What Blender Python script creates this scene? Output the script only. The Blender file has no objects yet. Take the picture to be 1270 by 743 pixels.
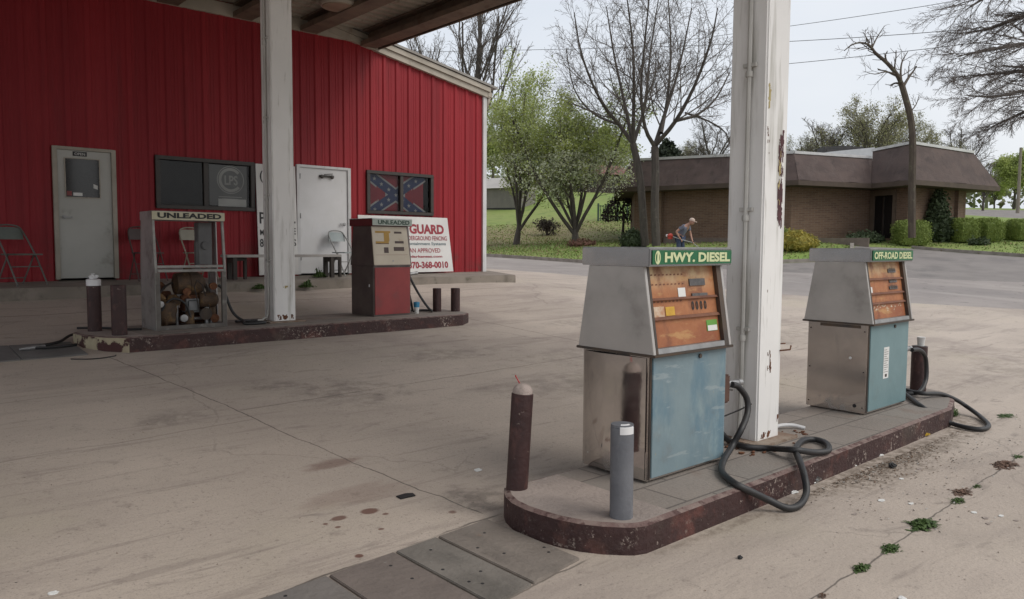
import bpy, bmesh, math, random
import numpy as np
from mathutils import Vector, Matrix, noise as mnoise
from mathutils.geometry import delaunay_2d_cdt

random.seed(7)
S = bpy.context.scene
COL = S.collection
R = math.radians
PI = math.pi

# ------------------------------------------------------------------ camera model (photo is 1270 x 743)
W0, H0, FPX, HZ, ROLL, YAW, HC = 1270, 743, 960.0, 305.0, R(0.35), R(48.5), 1.55
pit = math.atan((HZ - H0 / 2) / FPX)
fw = Vector((math.cos(YAW) * math.cos(pit), math.sin(YAW) * math.cos(pit), math.sin(pit)))
rt = Vector((math.sin(YAW), -math.cos(YAW), 0))
up = rt.cross(fw)
CAM = Vector((0, 0, HC))


def ray(px, py):
    u, v = px - W0 / 2, H0 / 2 - py
    u, v = u * math.cos(ROLL) - v * math.sin(ROLL), u * math.sin(ROLL) + v * math.cos(ROLL)
    d = fw * FPX + rt * u + up * v
    h = Vector((fw.x, fw.y, 0)).normalized()
    return d / d.dot(h)


def at(px, py, dep):
    """a point of the place: direction of a measured point and its distance in metres"""
    return CAM + ray(px, py) * dep


# ------------------------------------------------------------------ terrain
CP = []
for x in (-8, -3, 1, 3, 5, 8):
    for y in (-8, -3, 0, 2.4, 3.4):
        CP.append((x, y, 0.0))
CP += [(11, 0, 0), (11, 3.4, .03), (14, 0, .02), (14, 4, .06), (11, 6.3, .19), (8, 6.3, .18), (5, 6.3, .18), (2, 6.3, .18), (-2, 6.3, .18),
       (-4, 9.1, .35), (0, 9.1, .35), (2.4, 9.1, .36), (5, 9.1, .36), (7.2, 9.1, .37), (9.5, 9.1, .38), (2.4, 10.3, .44), (7.3, 10.3, .45),
       (0, 12.5, .76), (4, 12.5, .77), (8, 12.5, .77), (11, 12.5, .76), (-4, 12.5, .76), (-4, 16, .9), (4, 16, .9), (10, 16, .9), (13, 15.5, .82),
       (-8, 30, 1.5), (5, 32, 1.5),
       (15.2, 18, .84), (16.2, 14, .66), (17.5, 9.9, .4), (19.3, 7.65, .26), (20.4, 5.44, .17), (24, -2, .05), (14, 10, .4), (12.5, 12.5, .68),
       (23.9, 13.6, .73), (26, 10.4, .61), (27.8, 7.5, .52), (31, -2, .4), (21.1, 25.4, 1.1), (21.84, 20.07, .89), (26.2, 14.87, .96),
       (27.7, 13.9, 1.03), (34.4, 13.6, 1.55), (33.55, 9.04, 1.22), (38, -4, 1.0), (29.4, 25.4, 1.68), (31.5, 17, 1.8), (35.8, 15.5, 1.9),
       (41, 12.3, 2.1), (36, 27, 1.9), (43, 20, 2.2), (26.6, 29.9, 1.6), (27.5, 26.4, 1.69), (37, 44.7, 4.18), (41.8, 45.8, 5.3), (39.5, 34.5, 3.7),
       (60, 66, 8.6), (70, 60, 8.2), (68, 20, 3.64), (86, 23.7, 4.95), (60, 5, 2.6), (100, 0, 4.5), (110, 30, 6.5), (100, 60, 8), (20, 60, 4.5), (40, 90, 9)]
for k in range(16):
    a = k * PI / 8
    f = max(0, math.cos(a - R(48)))
    CP.append((300 * math.cos(a), 300 * math.sin(a), 11 * f))
CPa = np.array(CP, float)


def _U(r2):
    return np.where(r2 > 1e-12, r2 * np.log(np.maximum(r2, 1e-12)), 0.0)


def _tps():
    n = len(CPa); P = np.c_[np.ones(n), CPa[:, :2] / 50]
    d2 = ((CPa[:, None, :2] - CPa[None, :, :2]) ** 2).sum(-1) / 2500
    A = np.zeros((n + 3, n + 3)); A[:n, :n] = _U(d2) + np.eye(n) * 2e-6; A[:n, n:] = P; A[n:, :n] = P.T
    b = np.zeros(n + 3); b[:n] = CPa[:, 2]
    return np.linalg.solve(A, b)


TW = _tps()


def gz_many(X, Y):
    X = np.asarray(X, float); Y = np.asarray(Y, float); out = np.empty(len(X))
    for i in range(0, len(X), 4000):
        x = X[i:i + 4000]; y = Y[i:i + 4000]
        d2 = ((x[:, None] - CPa[None, :, 0]) ** 2 + (y[:, None] - CPa[None, :, 1]) ** 2) / 2500
        out[i:i + 4000] = _U(d2) @ TW[:-3] + TW[-3] + TW[-2] * x / 50 + TW[-1] * y / 50
    return out


def gz(x, y):
    return float(gz_many([x], [y])[0])


def at_z(px, py, z):
    d = ray(px, py); return CAM + d * ((z - HC) / d.z)


def at_y(px, py, y):
    d = ray(px, py); return CAM + d * (y / d.y)


def ground_at(px, py, near=2.0, far=200.0):
    """where the line of sight of a measured ground point meets the terrain"""
    d = ray(px, py); t = near
    while t < far:
        p = CAM + d * t
        if p.z <= gz(p.x, p.y):
            lo, hi = t / 1.03, t
            for _ in range(18):
                m = (lo + hi) / 2; p = CAM + d * m
                if p.z <= gz(p.x, p.y): hi = m
                else: lo = m
            return CAM + d * hi
        t *= 1.03
    return CAM + d * far


# ------------------------------------------------------------------ materials
def srgb(r, g, b):
    f = lambda c: (c / 255 / 12.92) if c <= 10 else ((c / 255 + .055) / 1.055) ** 2.4
    return (f(r), f(g), f(b))


class NT:
    def __init__(self, name):
        self.m = bpy.data.materials.new(name); self.m.use_nodes = True
        self.t = self.m.node_tree; self.n = self.t.nodes; self.l = self.t.links
        self.b = self.n['Principled BSDF']

    def new(self, typ, **kw):
        o = self.n.new(typ)
        for k, v in kw.items(): setattr(o, k, v)
        return o

    def put(self, sock, v):
        if hasattr(v, 'links') or isinstance(v, bpy.types.NodeSocket): self.l.new(v, sock)
        else: sock.default_value = v

    def math(self, op, a, b=0.0, c=None):
        o = self.new('ShaderNodeMath', operation=op); self.put(o.inputs[0], a); self.put(o.inputs[1], b)
        if c is not None: self.put(o.inputs[2], c)
        return o.outputs[0]

    def noise(self, vec, scale, detail=5, rough=.55, dist=0.0):
        o = self.new('ShaderNodeTexNoise'); self.l.new(vec, o.inputs['Vector'])
        o.inputs['Scale'].default_value = scale; o.inputs['Detail'].default_value = detail
        o.inputs['Roughness'].default_value = rough; o.inputs['Distortion'].default_value = dist
        return o.outputs['Fac']

    def scaled(self, vec, s, rot=0.0):
        o = self.new('ShaderNodeMapping'); self.l.new(vec, o.inputs['Vector']); o.inputs['Scale'].default_value = s
        o.inputs['Rotation'].default_value = (0, 0, rot)
        return o.outputs[0]

    def rng(self, v, lo, hi, a=0.0, b=1.0):
        o = self.new('ShaderNodeMapRange'); o.interpolation_type = 'SMOOTHSTEP'; self.l.new(v, o.inputs[0])
        o.inputs[1].default_value = lo; o.inputs[2].default_value = hi; o.inputs[3].default_value = a; o.inputs[4].default_value = b
        return o.outputs[0]

    def mix(self, f, a, b):
        o = self.new('ShaderNodeMix', data_type='RGBA'); self.put(o.inputs[0], f)
        for s, v in ((o.inputs[6], a), (o.inputs[7], b)):
            if isinstance(v, tuple): s.default_value = (*v, 1)
            else: self.l.new(v, s)
        return o.outputs[2]


MATS = {}


def M(name, c1, c2=None, scale=4., rough=.7, rough2=None, metal=0., bump=0., bscale=None, stretch=(1, 1, 1), layers=(), spec=.5, detail=6, extra=None, trans=0.0):
    if name in MATS: return MATS[name]
    t = NT(name)
    co = t.new('ShaderNodeTexCoord').outputs['Object']
    col = c1 if isinstance(c1, tuple) else c1
    v = t.scaled(co, stretch)
    n1 = t.noise(v, scale, detail)
    col = t.mix(t.rng(n1, .3, .7), c1, c2 or tuple(x * .75 for x in c1))
    rg = None
    r = rough if rough2 is None else t.rng(n1, .3, .7, rough, rough2)
    met = metal
    for L in layers:
        lv = t.scaled(co, L.get('stretch', (1, 1, 1)), L.get('rot', 0))
        f = t.rng(t.noise(lv, L['scale'], L.get('detail', 6), L.get('nrough', .6), L.get('dist', 0)), L['lo'], L['hi'])
        if 'amt' in L: f = t.math('MULTIPLY', f, L['amt'])
        if 'ms' in L: f = t.math('MULTIPLY', f, t.rng(t.noise(co, L['ms'], 3), .48, .62))
        if 'zr' in L:      # confined to a height band of the object
            sp = t.new('ShaderNodeSeparateXYZ'); t.l.new(co, sp.inputs[0])
            z = t.rng(sp.outputs['XYZ'.index(L.get('axis', 'Z'))], *L['zr']); f = t.math('MULTIPLY', f, z)
        col = t.mix(f, col, L['color'])
        if 'rough' in L:
            rr = t.new('ShaderNodeMix', data_type='FLOAT'); t.put(rr.inputs[0], f); t.put(rr.inputs[2], r); rr.inputs[3].default_value = L['rough']; r = rr.outputs[0]
        if metal and 'metal' in L:
            rr = t.new('ShaderNodeMix', data_type='FLOAT'); t.put(rr.inputs[0], f); t.put(rr.inputs[2], met); rr.inputs[3].default_value = L['metal']; met = rr.outputs[0]
    if extra: col = extra(t, co, col)
    t.put(t.b.inputs['Base Color'], (*col, 1) if isinstance(col, tuple) else col)
    t.put(t.b.inputs['Roughness'], r); t.put(t.b.inputs['Metallic'], met); t.b.inputs['Specular IOR Level'].default_value = spec
    if bump:
        bn = t.noise(v, bscale or scale * 6, 5)
        bo = t.new('ShaderNodeBump'); bo.inputs['Strength'].default_value = bump; bo.inputs['Distance'].default_value = .02
        t.l.new(bn, bo.inputs['Height']); t.l.new(bo.outputs[0], t.b.inputs['Normal'])
    if trans:
        tr = t.new('ShaderNodeBsdfTranslucent'); t.put(tr.inputs[0], col); ms = t.new('ShaderNodeMixShader'); ms.inputs[0].default_value = trans
        t.l.new(t.b.outputs[0], ms.inputs[1]); t.l.new(tr.outputs[0], ms.inputs[2]); t.l.new(ms.outputs[0], t.n['Material Output'].inputs[0])
    MATS[name] = t.m
    return t.m


# ------------------------------------------------------------------ mesh building
class MB:
    def __init__(self): self.v = []; self.f = []; self.mi = []; self.cur = 0

    def quad(self, *ps):
        i = len(self.v); self.v += [tuple(p) for p in ps]; self.f.append(tuple(range(i, i + len(ps)))); self.mi.append(self.cur); return self

    def box(self, x0, x1, y0, y1, z0, z1, bev=0.0):
        return self.hexa([(x0, y0), (x1, y0), (x1, y1), (x0, y1)], z0, [(x0, y0), (x1, y0), (x1, y1), (x0, y1)], z1)

    def hexa(self, a, z0, b, z1):
        i = len(self.v); n = len(a)
        self.v += [(x, y, z0) for x, y in a] + [(x, y, z1) for x, y in b]
        fs = [tuple(range(i + n - 1, i - 1, -1)), tuple(range(i + n, i + 2 * n))] + [(i + k, i + (k + 1) % n, i + n + (k + 1) % n, i + n + k) for k in range(n)]
        self.f += fs; self.mi += [self.cur] * len(fs); return self

    def bar(self, p, q, w, h, upv=(0, 0, 1)):
        p = Vector(p); q = Vector(q); d = (q - p).normalized(); u = Vector(upv)
        if abs(d.dot(u)) > .98: u = Vector((0, 1, 0))
        s = d.cross(u).normalized(); u = s.cross(d)
        i = len(self.v)
        for c in (p, q):
            for a, b in ((-1, -1), (1, -1), (1, 1), (-1, 1)): self.v.append(tuple(c + s * a * w / 2 + u * b * h / 2))
        fs = [(i + 3, i + 2, i + 1, i), (i + 4, i + 5, i + 6, i + 7)] + [(i + k, i + (k + 1) % 4, i + 4 + (k + 1) % 4, i + 4 + k) for k in range(4)]
        self.f += fs; self.mi += [self.cur] * 6; return self

    def tube(self, pts, rad, sides=8, caps=True):
        pts = [Vector(p) for p in pts]
        n = len(pts); rads = rad if isinstance(rad, (list, tuple)) else [rad] * n
        i0 = len(self.v); ref = None
        for k, p in enumerate(pts):
            d = (pts[min(k + 1, n - 1)] - pts[max(k - 1, 0)])
            d = d.normalized() if d.length > 1e-9 else Vector((0, 0, 1))
            if ref is None: ref = Vector((1, 0, 0)) if abs(d.x) < .8 else Vector((0, 1, 0))
            s = d.cross(ref).normalized(); ref2 = s.cross(d); ref = ref2
            for j in range(sides):
                a = 2 * PI * j / sides
                self.v.append(tuple(p + (s * math.cos(a) + ref2 * math.sin(a)) * rads[k]))
        for k in range(n - 1):
            for j in range(sides):
                a = i0 + k * sides + j; b = i0 + k * sides + (j + 1) % sides
                self.f.append((a, b, b + sides, a + sides)); self.mi.append(self.cur)
        if caps:
            self.f.append(tuple(i0 + j for j in range(sides - 1, -1, -1))); self.f.append(tuple(i0 + (n - 1) * sides + j for j in range(sides))); self.mi += [self.cur] * 2
        return self

    def lathe(self, prof, c=(0, 0, 0), sides=20, axis='z'):
        i0 = len(self.v); c = Vector(c)
        for r, z in prof:
            for j in range(sides):
                a = 2 * PI * j / sides; p = (r * math.cos(a), r * math.sin(a), z)
                if axis == 'x': p = (p[2], p[0], p[1])
                if axis == 'y': p = (p[1], p[2], p[0])
                self.v.append(tuple(c + Vector(p)))
        for k in range(len(prof) - 1):
            for j in range(sides):
                a = i0 + k * sides + j; b = i0 + k * sides + (j + 1) % sides
                self.f.append((a, b, b + sides, a + sides)); self.mi.append(self.cur)
        n = len(prof)
        self.f.append(tuple(i0 + j for j in range(sides - 1, -1, -1))); self.f.append(tuple(i0 + (n - 1) * sides + j for j in range(sides))); self.mi += [self.cur] * 2
        return self

    def ball(self, c, r, sx=1, sy=1, sz=1, seg=14, rough=0):
        i0 = len(self.v); rings = seg // 2
        for k in range(rings + 1):
            th = PI * k / rings
            for j in range(seg):
                a = 2 * PI * j / seg; p = Vector((math.sin(th) * math.cos(a), math.sin(th) * math.sin(a), math.cos(th)))
                q = 1 + rough * mnoise.noise(p * 2.3 + Vector(c) * 7)
                self.v.append((c[0] + p.x * r * sx * q, c[1] + p.y * r * sy * q, c[2] + p.z * r * sz * q))
        for k in range(rings):
            for j in range(seg):
                a = i0 + k * seg + j; b = i0 + k * seg + (j + 1) % seg
                self.f.append((a, a + seg, b + seg, b)); self.mi.append(self.cur)
        return self

    def build(self, name, mats, parent=None, smooth=False, bevel=0.0, loc=None, segs=2):
        me = bpy.data.meshes.new(name); me.from_pydata(self.v, [], self.f); me.validate(clean_customdata=False)
        if not isinstance(mats, (list, tuple)): mats = [mats]
        for m in mats: me.materials.append(m)
        if len(mats) > 1 and len(me.polygons) == len(self.mi): me.polygons.foreach_set('material_index', self.mi)
        if bevel or smooth:
            bm = bmesh.new(); bm.from_mesh(me)
            bmesh.ops.remove_doubles(bm, verts=bm.verts, dist=1e-5)
            if bevel:
                bmesh.ops.recalc_face_normals(bm, faces=bm.faces)
                es = [e for e in bm.edges if len(e.link_faces) == 2 and e.calc_face_angle(0) > .6]
                bmesh.ops.bevel(bm, geom=es, offset=bevel, segments=segs, affect='EDGES', clamp_overlap=True)
            bm.to_mesh(me); bm.free()
        if smooth:
            me.shade_smooth()
            me.set_sharp_from_angle(angle=R(40))
        me.update()
        o = bpy.data.objects.new(name, me); COL.objects.link(o)
        if parent: o.parent = parent
        if loc: o.location = loc
        return o


def tag(o, label, cat, group=None, kind=None):
    if label: o['label'] = label
    if cat: o['category'] = cat
    if group: o['group'] = group
    if kind: o['kind'] = kind
    return o


def thing(name, label, cat, loc=(0, 0, 0), rz=0.0, group=None):
    o = bpy.data.objects.new(name, None); COL.objects.link(o); o.location = loc; o.rotation_euler = (0, 0, rz); o.empty_display_size = .2
    return tag(o, label, cat, group)


def copy_thing(o, loc, label, rz=None, scale=None):
    def rec(src, par):
        c = src.copy(); COL.objects.link(c); c.parent = par
        for ch in list(src.children): rec(ch, c)
        return c
    c = rec(o, None); c.location = loc
    if rz is not None: c.rotation_euler = (0, 0, rz)
    if scale is not None: c.scale = (scale, scale, scale) if not isinstance(scale, tuple) else scale
    c['label'] = label
    return c


def struct(name, o):
    o['kind'] = 'structure'; return o


FC = [0]


def text_mesh(txt, bold=0.0, shear=0.0):
    cu = bpy.data.curves.new('lettering', 'FONT'); cu.body = txt; cu.offset = bold; cu.shear = shear; cu.resolution_u = 3
    ob = bpy.data.objects.new('lettering', cu); COL.objects.link(ob)
    dg = bpy.context.evaluated_depsgraph_get(); me = bpy.data.meshes.new_from_object(ob.evaluated_get(dg))
    COL.objects.unlink(ob); bpy.data.objects.remove(ob); bpy.data.curves.remove(cu)
    vs = [v.co.copy() for v in me.vertices]; fs = [tuple(p.vertices) for p in me.polygons]; bpy.data.meshes.remove(me)
    return vs, fs


def letter(mb, txt, o, xdir, ydir, w, h, bold=.0, shear=0.0, lift=.002):
    """add the words as flat letters fitted into a w x h box whose lower left corner is o"""
    vs, fs = text_mesh(txt, bold, shear)
    x0 = min(v.x for v in vs); x1 = max(v.x for v in vs); y0 = min(v.y for v in vs); y1 = max(v.y for v in vs)
    o = Vector(o); xd = Vector(xdir).normalized(); yd = Vector(ydir).normalized(); nz = xd.cross(yd)
    i = len(mb.v)
    mb.v += [tuple(o + xd * ((v.x - x0) / (x1 - x0) * w) + yd * ((v.y - y0) / (y1 - y0) * h) + nz * lift) for v in vs]
    for f in fs: mb.f.append(tuple(a + i for a in f)); mb.mi.append(mb.cur)


def hose(pts, r, n=10):
    """Catmull-Rom through the points"""
    P = [Vector(p) for p in pts]; P = [P[0] * 2 - P[1]] + P + [P[-1] * 2 - P[-2]]; out = []
    for k in range(1, len(P) - 2):
        a, b, c, d = P[k - 1:k + 3]
        for j in range(n):
            t = j / n
            out.append(.5 * ((2 * b) + (c - a) * t + (2 * a - 5 * b + 4 * c - d) * t * t + (3 * b - a - 3 * c + d) * t ** 3))
    out.append(P[-2])
    return out


def pip(x, y, poly):
    c = False; n = len(poly); j = n - 1
    for i in range(n):
        xi, yi = poly[i]; xj, yj = poly[j]
        if (yi > y) != (yj > y) and x < (xj - xi) * (y - yi) / (yj - yi) + xi: c = not c
        j = i
    return c


def dense(pl, step=1.0):
    out = []
    for (a, b) in zip(pl, pl[1:]):
        L = math.dist(a, b); n = max(1, int(L / step))
        out += [(a[0] + (b[0] - a[0]) * k / n, a[1] + (b[1] - a[1]) * k / n) for k in range(n)]
    return out + [pl[-1]]

# ------------------------------------------------------------------ ground materials
def line_mask(t, co, lines, wob=.05):
    sp = t.new('ShaderNodeSeparateXYZ'); t.l.new(co, sp.inputs[0]); x, y = sp.outputs[0], sp.outputs[1]
    nz = t.math('MULTIPLY', t.math('SUBTRACT', t.noise(co, 2.2, 4), .5), wob * 2)
    brk = t.rng(t.noise(co, 1.1, 3), .3, .5, .35, 1)
    tot = None
    for (ax, ay), (bx, by), w, amt in lines:
        L = math.dist((ax, ay), (bx, by)); ux, uy = (bx - ax) / L, (by - ay) / L
        d = t.math('ABSOLUTE', t.math('ADD', t.math('ADD', t.math('MULTIPLY', x, -uy), t.math('MULTIPLY', y, ux)), nz), 0)
        d = t.math('ADD', t.math('MULTIPLY', x, -uy), t.math('MULTIPLY', y, ux)); d = t.math('SUBTRACT', d, -ax * uy + ay * ux)
        d = t.math('ABSOLUTE', t.math('ADD', d, nz))
        s = t.math('ADD', t.math('MULTIPLY', x, ux), t.math('MULTIPLY', y, uy)); s0 = ax * ux + ay * uy
        f = t.rng(d, w * .4, w * 1.3, amt, 0)
        f = t.math('MULTIPLY', f, t.rng(s, s0 - .05, s0 + .05)); f = t.math('MULTIPLY', f, t.rng(s, s0 + L - .05, s0 + L + .05, 1, 0))
        tot = f if tot is None else t.math('MAXIMUM', tot, f)
    return t.math('MULTIPLY', tot, brk)


def spot_mask(t, co, spots):
    nv = t.math('MULTIPLY', t.math('SUBTRACT', t.noise(t.scaled(co, (.6, 1.3, 1)), 3.2, 8, .68, .8), .5), 3.2)
    sp = t.new('ShaderNodeSeparateXYZ'); t.l.new(co, sp.inputs[0]); tot = None
    for (cx, cy, rx, ry, soft, amt) in spots:
        dx = t.math('DIVIDE', t.math('SUBTRACT', sp.outputs[0], cx), rx); dy = t.math('DIVIDE', t.math('SUBTRACT', sp.outputs[1], cy), ry)
        d = t.math('SQRT', t.math('ADD', t.math('MULTIPLY', dx, dx), t.math('MULTIPLY', dy, dy)))
        f = t.rng(t.math('ADD', d, t.math('MULTIPLY', nv, soft)), 1 - soft * .5, 1 + soft * .5, amt, 0)
        tot = f if tot is None else t.math('MAXIMUM', tot, f)
    return tot


def lot_extra(t, co, col):
    oil = spot_mask(t, co, [(3.6, 6.4, .5, .45, 1.0, .4), (3.1, 6.9, .3, .2, 1, .4), (2.0, 6.3, .25, .2, 1, .4), (6.0, 5.6, 1.1, .4, 1, .28), (7.6, 6.6, 1.5, .45, 1, .25),
                             (10.5, 6.2, 2.2, .4, 1, .3), (2.9, 3.6, .3, .2, 1, .5), (9.5, 8.5, 1.2, .3, 1, .35), (12.5, 9.8, 1.8, .3, 1, .3), (5.4, 7.4, .7, .3, 1, .35), (12, 3.2, 2.6, .4, 1, .25), (14, 5.6, 2.5, .35, 1, .25)])
    oil = t.math('MULTIPLY', oil, t.rng(t.noise(co, 5, 8, .7), .38, .62))
    soil = t.math('MULTIPLY', spot_mask(t, co, [(5.9, 2.33, 1.7, .14, 1, .8), (5.4, 2.27, .6, .2, 1, .7), (7.6, 2.42, .4, .14, 1, .7), (3.9, 2.36, .9, .05, 1, .6)]), t.rng(t.noise(co, 14, 7, .7), .35, .6))
    col = t.mix(soil, col, (.15, .115, .085))
    col = t.mix(oil, col, (.07, .058, .05))
    rust = spot_mask(t, co, [(2.29, 3.82, .05, .04, .5, .85), (2.10, 3.83, .045, .032, .5, .8), (2.34, 3.73, .02, .018, .6, .8), (2.03, 3.72, .016, .014, .6, .8), (1.93, 3.32, .02, .02, .6, .9),
                              (2.0, 3.8, .014, .014, .6, .8), (2.2, 3.55, .018, .014, .5, .8), (2.66, 3.52, .03, .03, .6, .7), (2.52, 4.7, .16, .07, 1, .5), (2.4, 4.1, .3, .14, 1, .25)])
    col = t.mix(rust, col, (.12, .045, .03))
    ln = line_mask(t, co, [((2.79, 3.4), (2.2, 8.95), .0065, .8), ((.6, 1.47), (21, 2.45), .006, .75), ((-3, 7.2), (2.34, 7.5), .008, .5), ((-3, 5.6), (2.5, 5.95), .008, .4),
                           ((2.5, 6.25), (18, 7.2), .012, .45), ((7.9, 3.4), (7.4, 12.3), .012, .55), ((-6, 11.3), (14, 12.0), .014, .65), ((12.6, -4), (12.2, 12), .014, .5), ((8.6, 8.2), (13.2, 7.7), .02, .6),
                           ((2.84, 3.325), (-3, 2.815), .010, .8), ((2.75, 2.555), (-3, 1.7), .008, .7)])
    vo = t.new('ShaderNodeTexVoronoi', feature='DISTANCE_TO_EDGE'); vo.inputs['Scale'].default_value = .36
    ad = t.new('ShaderNodeMix', data_type='VECTOR'); ad.inputs[0].default_value = .16; t.l.new(co, ad.inputs[4]); nzc = t.new('ShaderNodeTexNoise'); nzc.inputs['Scale'].default_value = 1.4; nzc.inputs['Detail'].default_value = 7; t.l.new(co, nzc.inputs['Vector'])
    mm = t.new('ShaderNodeVectorMath', operation='MULTIPLY'); t.l.new(nzc.outputs['Color'], mm.inputs[0]); mm.inputs[1].default_value = (4, 4, 0); t.l.new(mm.outputs[0], ad.inputs[5]); t.l.new(ad.outputs[1], vo.inputs['Vector'])
    ck = t.math('MULTIPLY', t.rng(vo.outputs['Distance'], .001, .0035, .24, 0), t.rng(t.noise(co, .5, 4), .47, .56))
    col = t.mix(ck, col, (.1, .082, .07))
    return t.mix(ln, col, (.07, .06, .05))


m_lot = M('concrete_lot', (.50, .425, .36), (.415, .352, .298), scale=.55, rough=.85, bump=.25, bscale=34, detail=9, extra=lot_extra, layers=[
    dict(color=(.27, .22, .195), scale=.28, lo=.5, hi=.66, amt=.6, dist=.6, detail=8), dict(color=(.29, .24, .21), scale=.9, lo=.5, hi=.74, stretch=(.45, 1.6, 1), amt=.65, dist=.7, rot=R(-6)),
    dict(color=(.54, .46, .39), scale=1.3, lo=.56, hi=.74, stretch=(.4, 1.7, 1), amt=.7, dist=.5),
    dict(color=(.42, .37, .275), scale=.3, lo=.5, hi=.7, amt=.55),
    dict(color=(.2, .165, .145), scale=2.6, lo=.58, hi=.74, amt=.6, dist=1.2, stretch=(.5, 1.5, 1)),
    dict(color=(.22, .18, .155), scale=7, lo=.56, hi=.68, amt=.5, nrough=.75, detail=9), dict(color=(.14, .12, .105), scale=46, lo=.6, hi=.68, amt=.5), dict(color=(.3, .25, .22), scale=120, lo=.5, hi=.62, amt=.45), dict(color=(.26, .215, .185), scale=1.6, lo=.55, hi=.62, stretch=(.22, 2.6, 1), amt=.45, nrough=.75, detail=9),
    dict(color=(.5, .45, .4), scale=38, lo=.7, hi=.78, amt=.6)])
m_asph = M('asphalt_street', (.32, .285, .265), (.27, .24, .225), scale=.8, rough=.9, bump=.3, bscale=60, layers=[
    dict(color=(.4, .36, .33), scale=.7, lo=.5, hi=.75, stretch=(1.6, .3, 1), rot=R(20), amt=.7), dict(color=(.07, .065, .065), scale=3, lo=.6, hi=.7, amt=.5)])
m_drive = M('asphalt_drive', (.24, .217, .203), (.2, .18, .17), scale=1.2, rough=.92, bump=.3, bscale=60, layers=[dict(color=(.14, .13, .125), scale=.6, lo=.5, hi=.7, amt=.6)])
m_lawn = M('lawn_ground', (.175, .27, .05), (.22, .26, .075), scale=.16, rough=.95, bump=.6, bscale=9, layers=[
    dict(color=(.11, .165, .04), scale=1.6, lo=.5, hi=.66, amt=.6), dict(color=(.22, .19, .1), scale=5, lo=.55, hi=.7, amt=.5)],
    extra=lambda t, co, col: t.mix(spot_mask(t, co, [(28.5, 33.0, 9.0, 4.6, .8, .7), (33, 29, 4, 2.5, .9, .5), (31.5, 21.5, 2, 4, .9, .5), (50, 14, 8, 3, 1, .5)]), col, (.2, .135, .09)))
m_kerbc = M('kerb_concrete', (.30, .27, .24), (.2, .18, .15), scale=3, rough=.9, bump=.3)

# ------------------------------------------------------------------ ground sheets (one conforming triangulation, split by surface)
LA = dense([(8, 62), (13.4, 26), (15.3, 18), (16.3, 14), (17.6, 9.9), (19.2, 7.6), (20.5, 5.4), (24, -2), (31, -16), (52, -60)], 1.5)
LCu = dense([(14, 62), (19, 38), (20.7, 27), (21.84, 20), (22.6, 17.9)], 1.5)
LB = dense([(22.6, 17.9), (23.9, 13.6), (26, 10.4), (27.8, 7.5), (31.4, 0), (38.5, -16), (60, -60)], 1.5)
DRV = dense([(60, -60), (68, -60), (46, -16), (37.6, 0), (34.1, 7), (33.7, 9), (34.4, 13.3), (32.6, 15.0), (29.8, 13.7), (27.7, 13.9), (26.2, 14.9), (24.2, 16.4), (22.6, 17.9)], 1.5)
st_poly = LA + LCu[::-1][:-1][::-1][::-1] if False else LA + LB[::-1] + LCu[::-1]
dr_poly = LB + DRV[1:-1]
fr = [at(1185, 269, 70), at(1300, 272, 64), at(1300, 262, 84), at(1185, 263, 84)]
fr_poly = [(p.x, p.y) for p in fr]
verts = []; edges = []


def add_line(pl, closed=False):
    i = len(verts); verts.extend(Vector(p) for p in pl)
    edges.extend((i + k, i + k + 1) for k in range(len(pl) - 1))
    if closed: edges.append((i + len(pl) - 1, i))


add_line(LA); add_line(LCu); add_line(LB); add_line(DRV); add_line(dense(fr_poly + fr_poly[:1], 2.0))


def addgrid(x0, x1, y0, y1, s, hole=None):
    x = x0
    while x <= x1:
        y = y0
        while y <= y1:
            if not (hole and hole[0] < x < hole[1] and hole[2] < y < hole[3]): verts.append(Vector((x + .13 * s * math.sin(y * 3.1), y + .13 * s * math.sin(x * 2.3))))
            y += s
        x += s


addgrid(-5, 22, -4, 15, .8); addgrid(-20, 60, -20, 62, 2.2, (-5.3, 22.3, -4.3, 15.3)); addgrid(-300, 300, -300, 300, 20, (-21, 61, -21, 63))
cv, ce, cf, _, _, _ = delaunay_2d_cdt(verts, edges, [], 0, 1e-4)
zz = gz_many([v.x for v in cv], [v.y for v in cv])
names = {0: ('concrete_lot', m_lot), 1: ('street', m_asph), 2: ('driveway', m_drive), 3: ('lawn', m_lawn), 4: ('far_road', m_drive)}
regs = {k: [] for k in names}
near_side = LA + [(52, -300), (-300, -300), (-300, 300), (8, 300)]
for f in cf:
    cx = sum(cv[i].x for i in f) / 3; cy = sum(cv[i].y for i in f) / 3
    k = 1 if pip(cx, cy, st_poly) else 2 if pip(cx, cy, dr_poly) else 4 if pip(cx, cy, fr_poly) else 0 if pip(cx, cy, near_side) else 3
    regs[k].append(f)
for k, (nm, mt) in names.items():
    mp = {}; vs = []; fs = []
    for f in regs[k]:
        g = []
        for i in f:
            if i not in mp: mp[i] = len(vs); vs.append((cv[i].x, cv[i].y, zz[i]))
            g.append(mp[i])
        fs.append(tuple(g))
    b = MB(); b.v = vs; b.f = fs; b.mi = [0] * len(fs)
    o = struct(nm, b.build(nm, mt)); o.data.shade_smooth()


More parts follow.
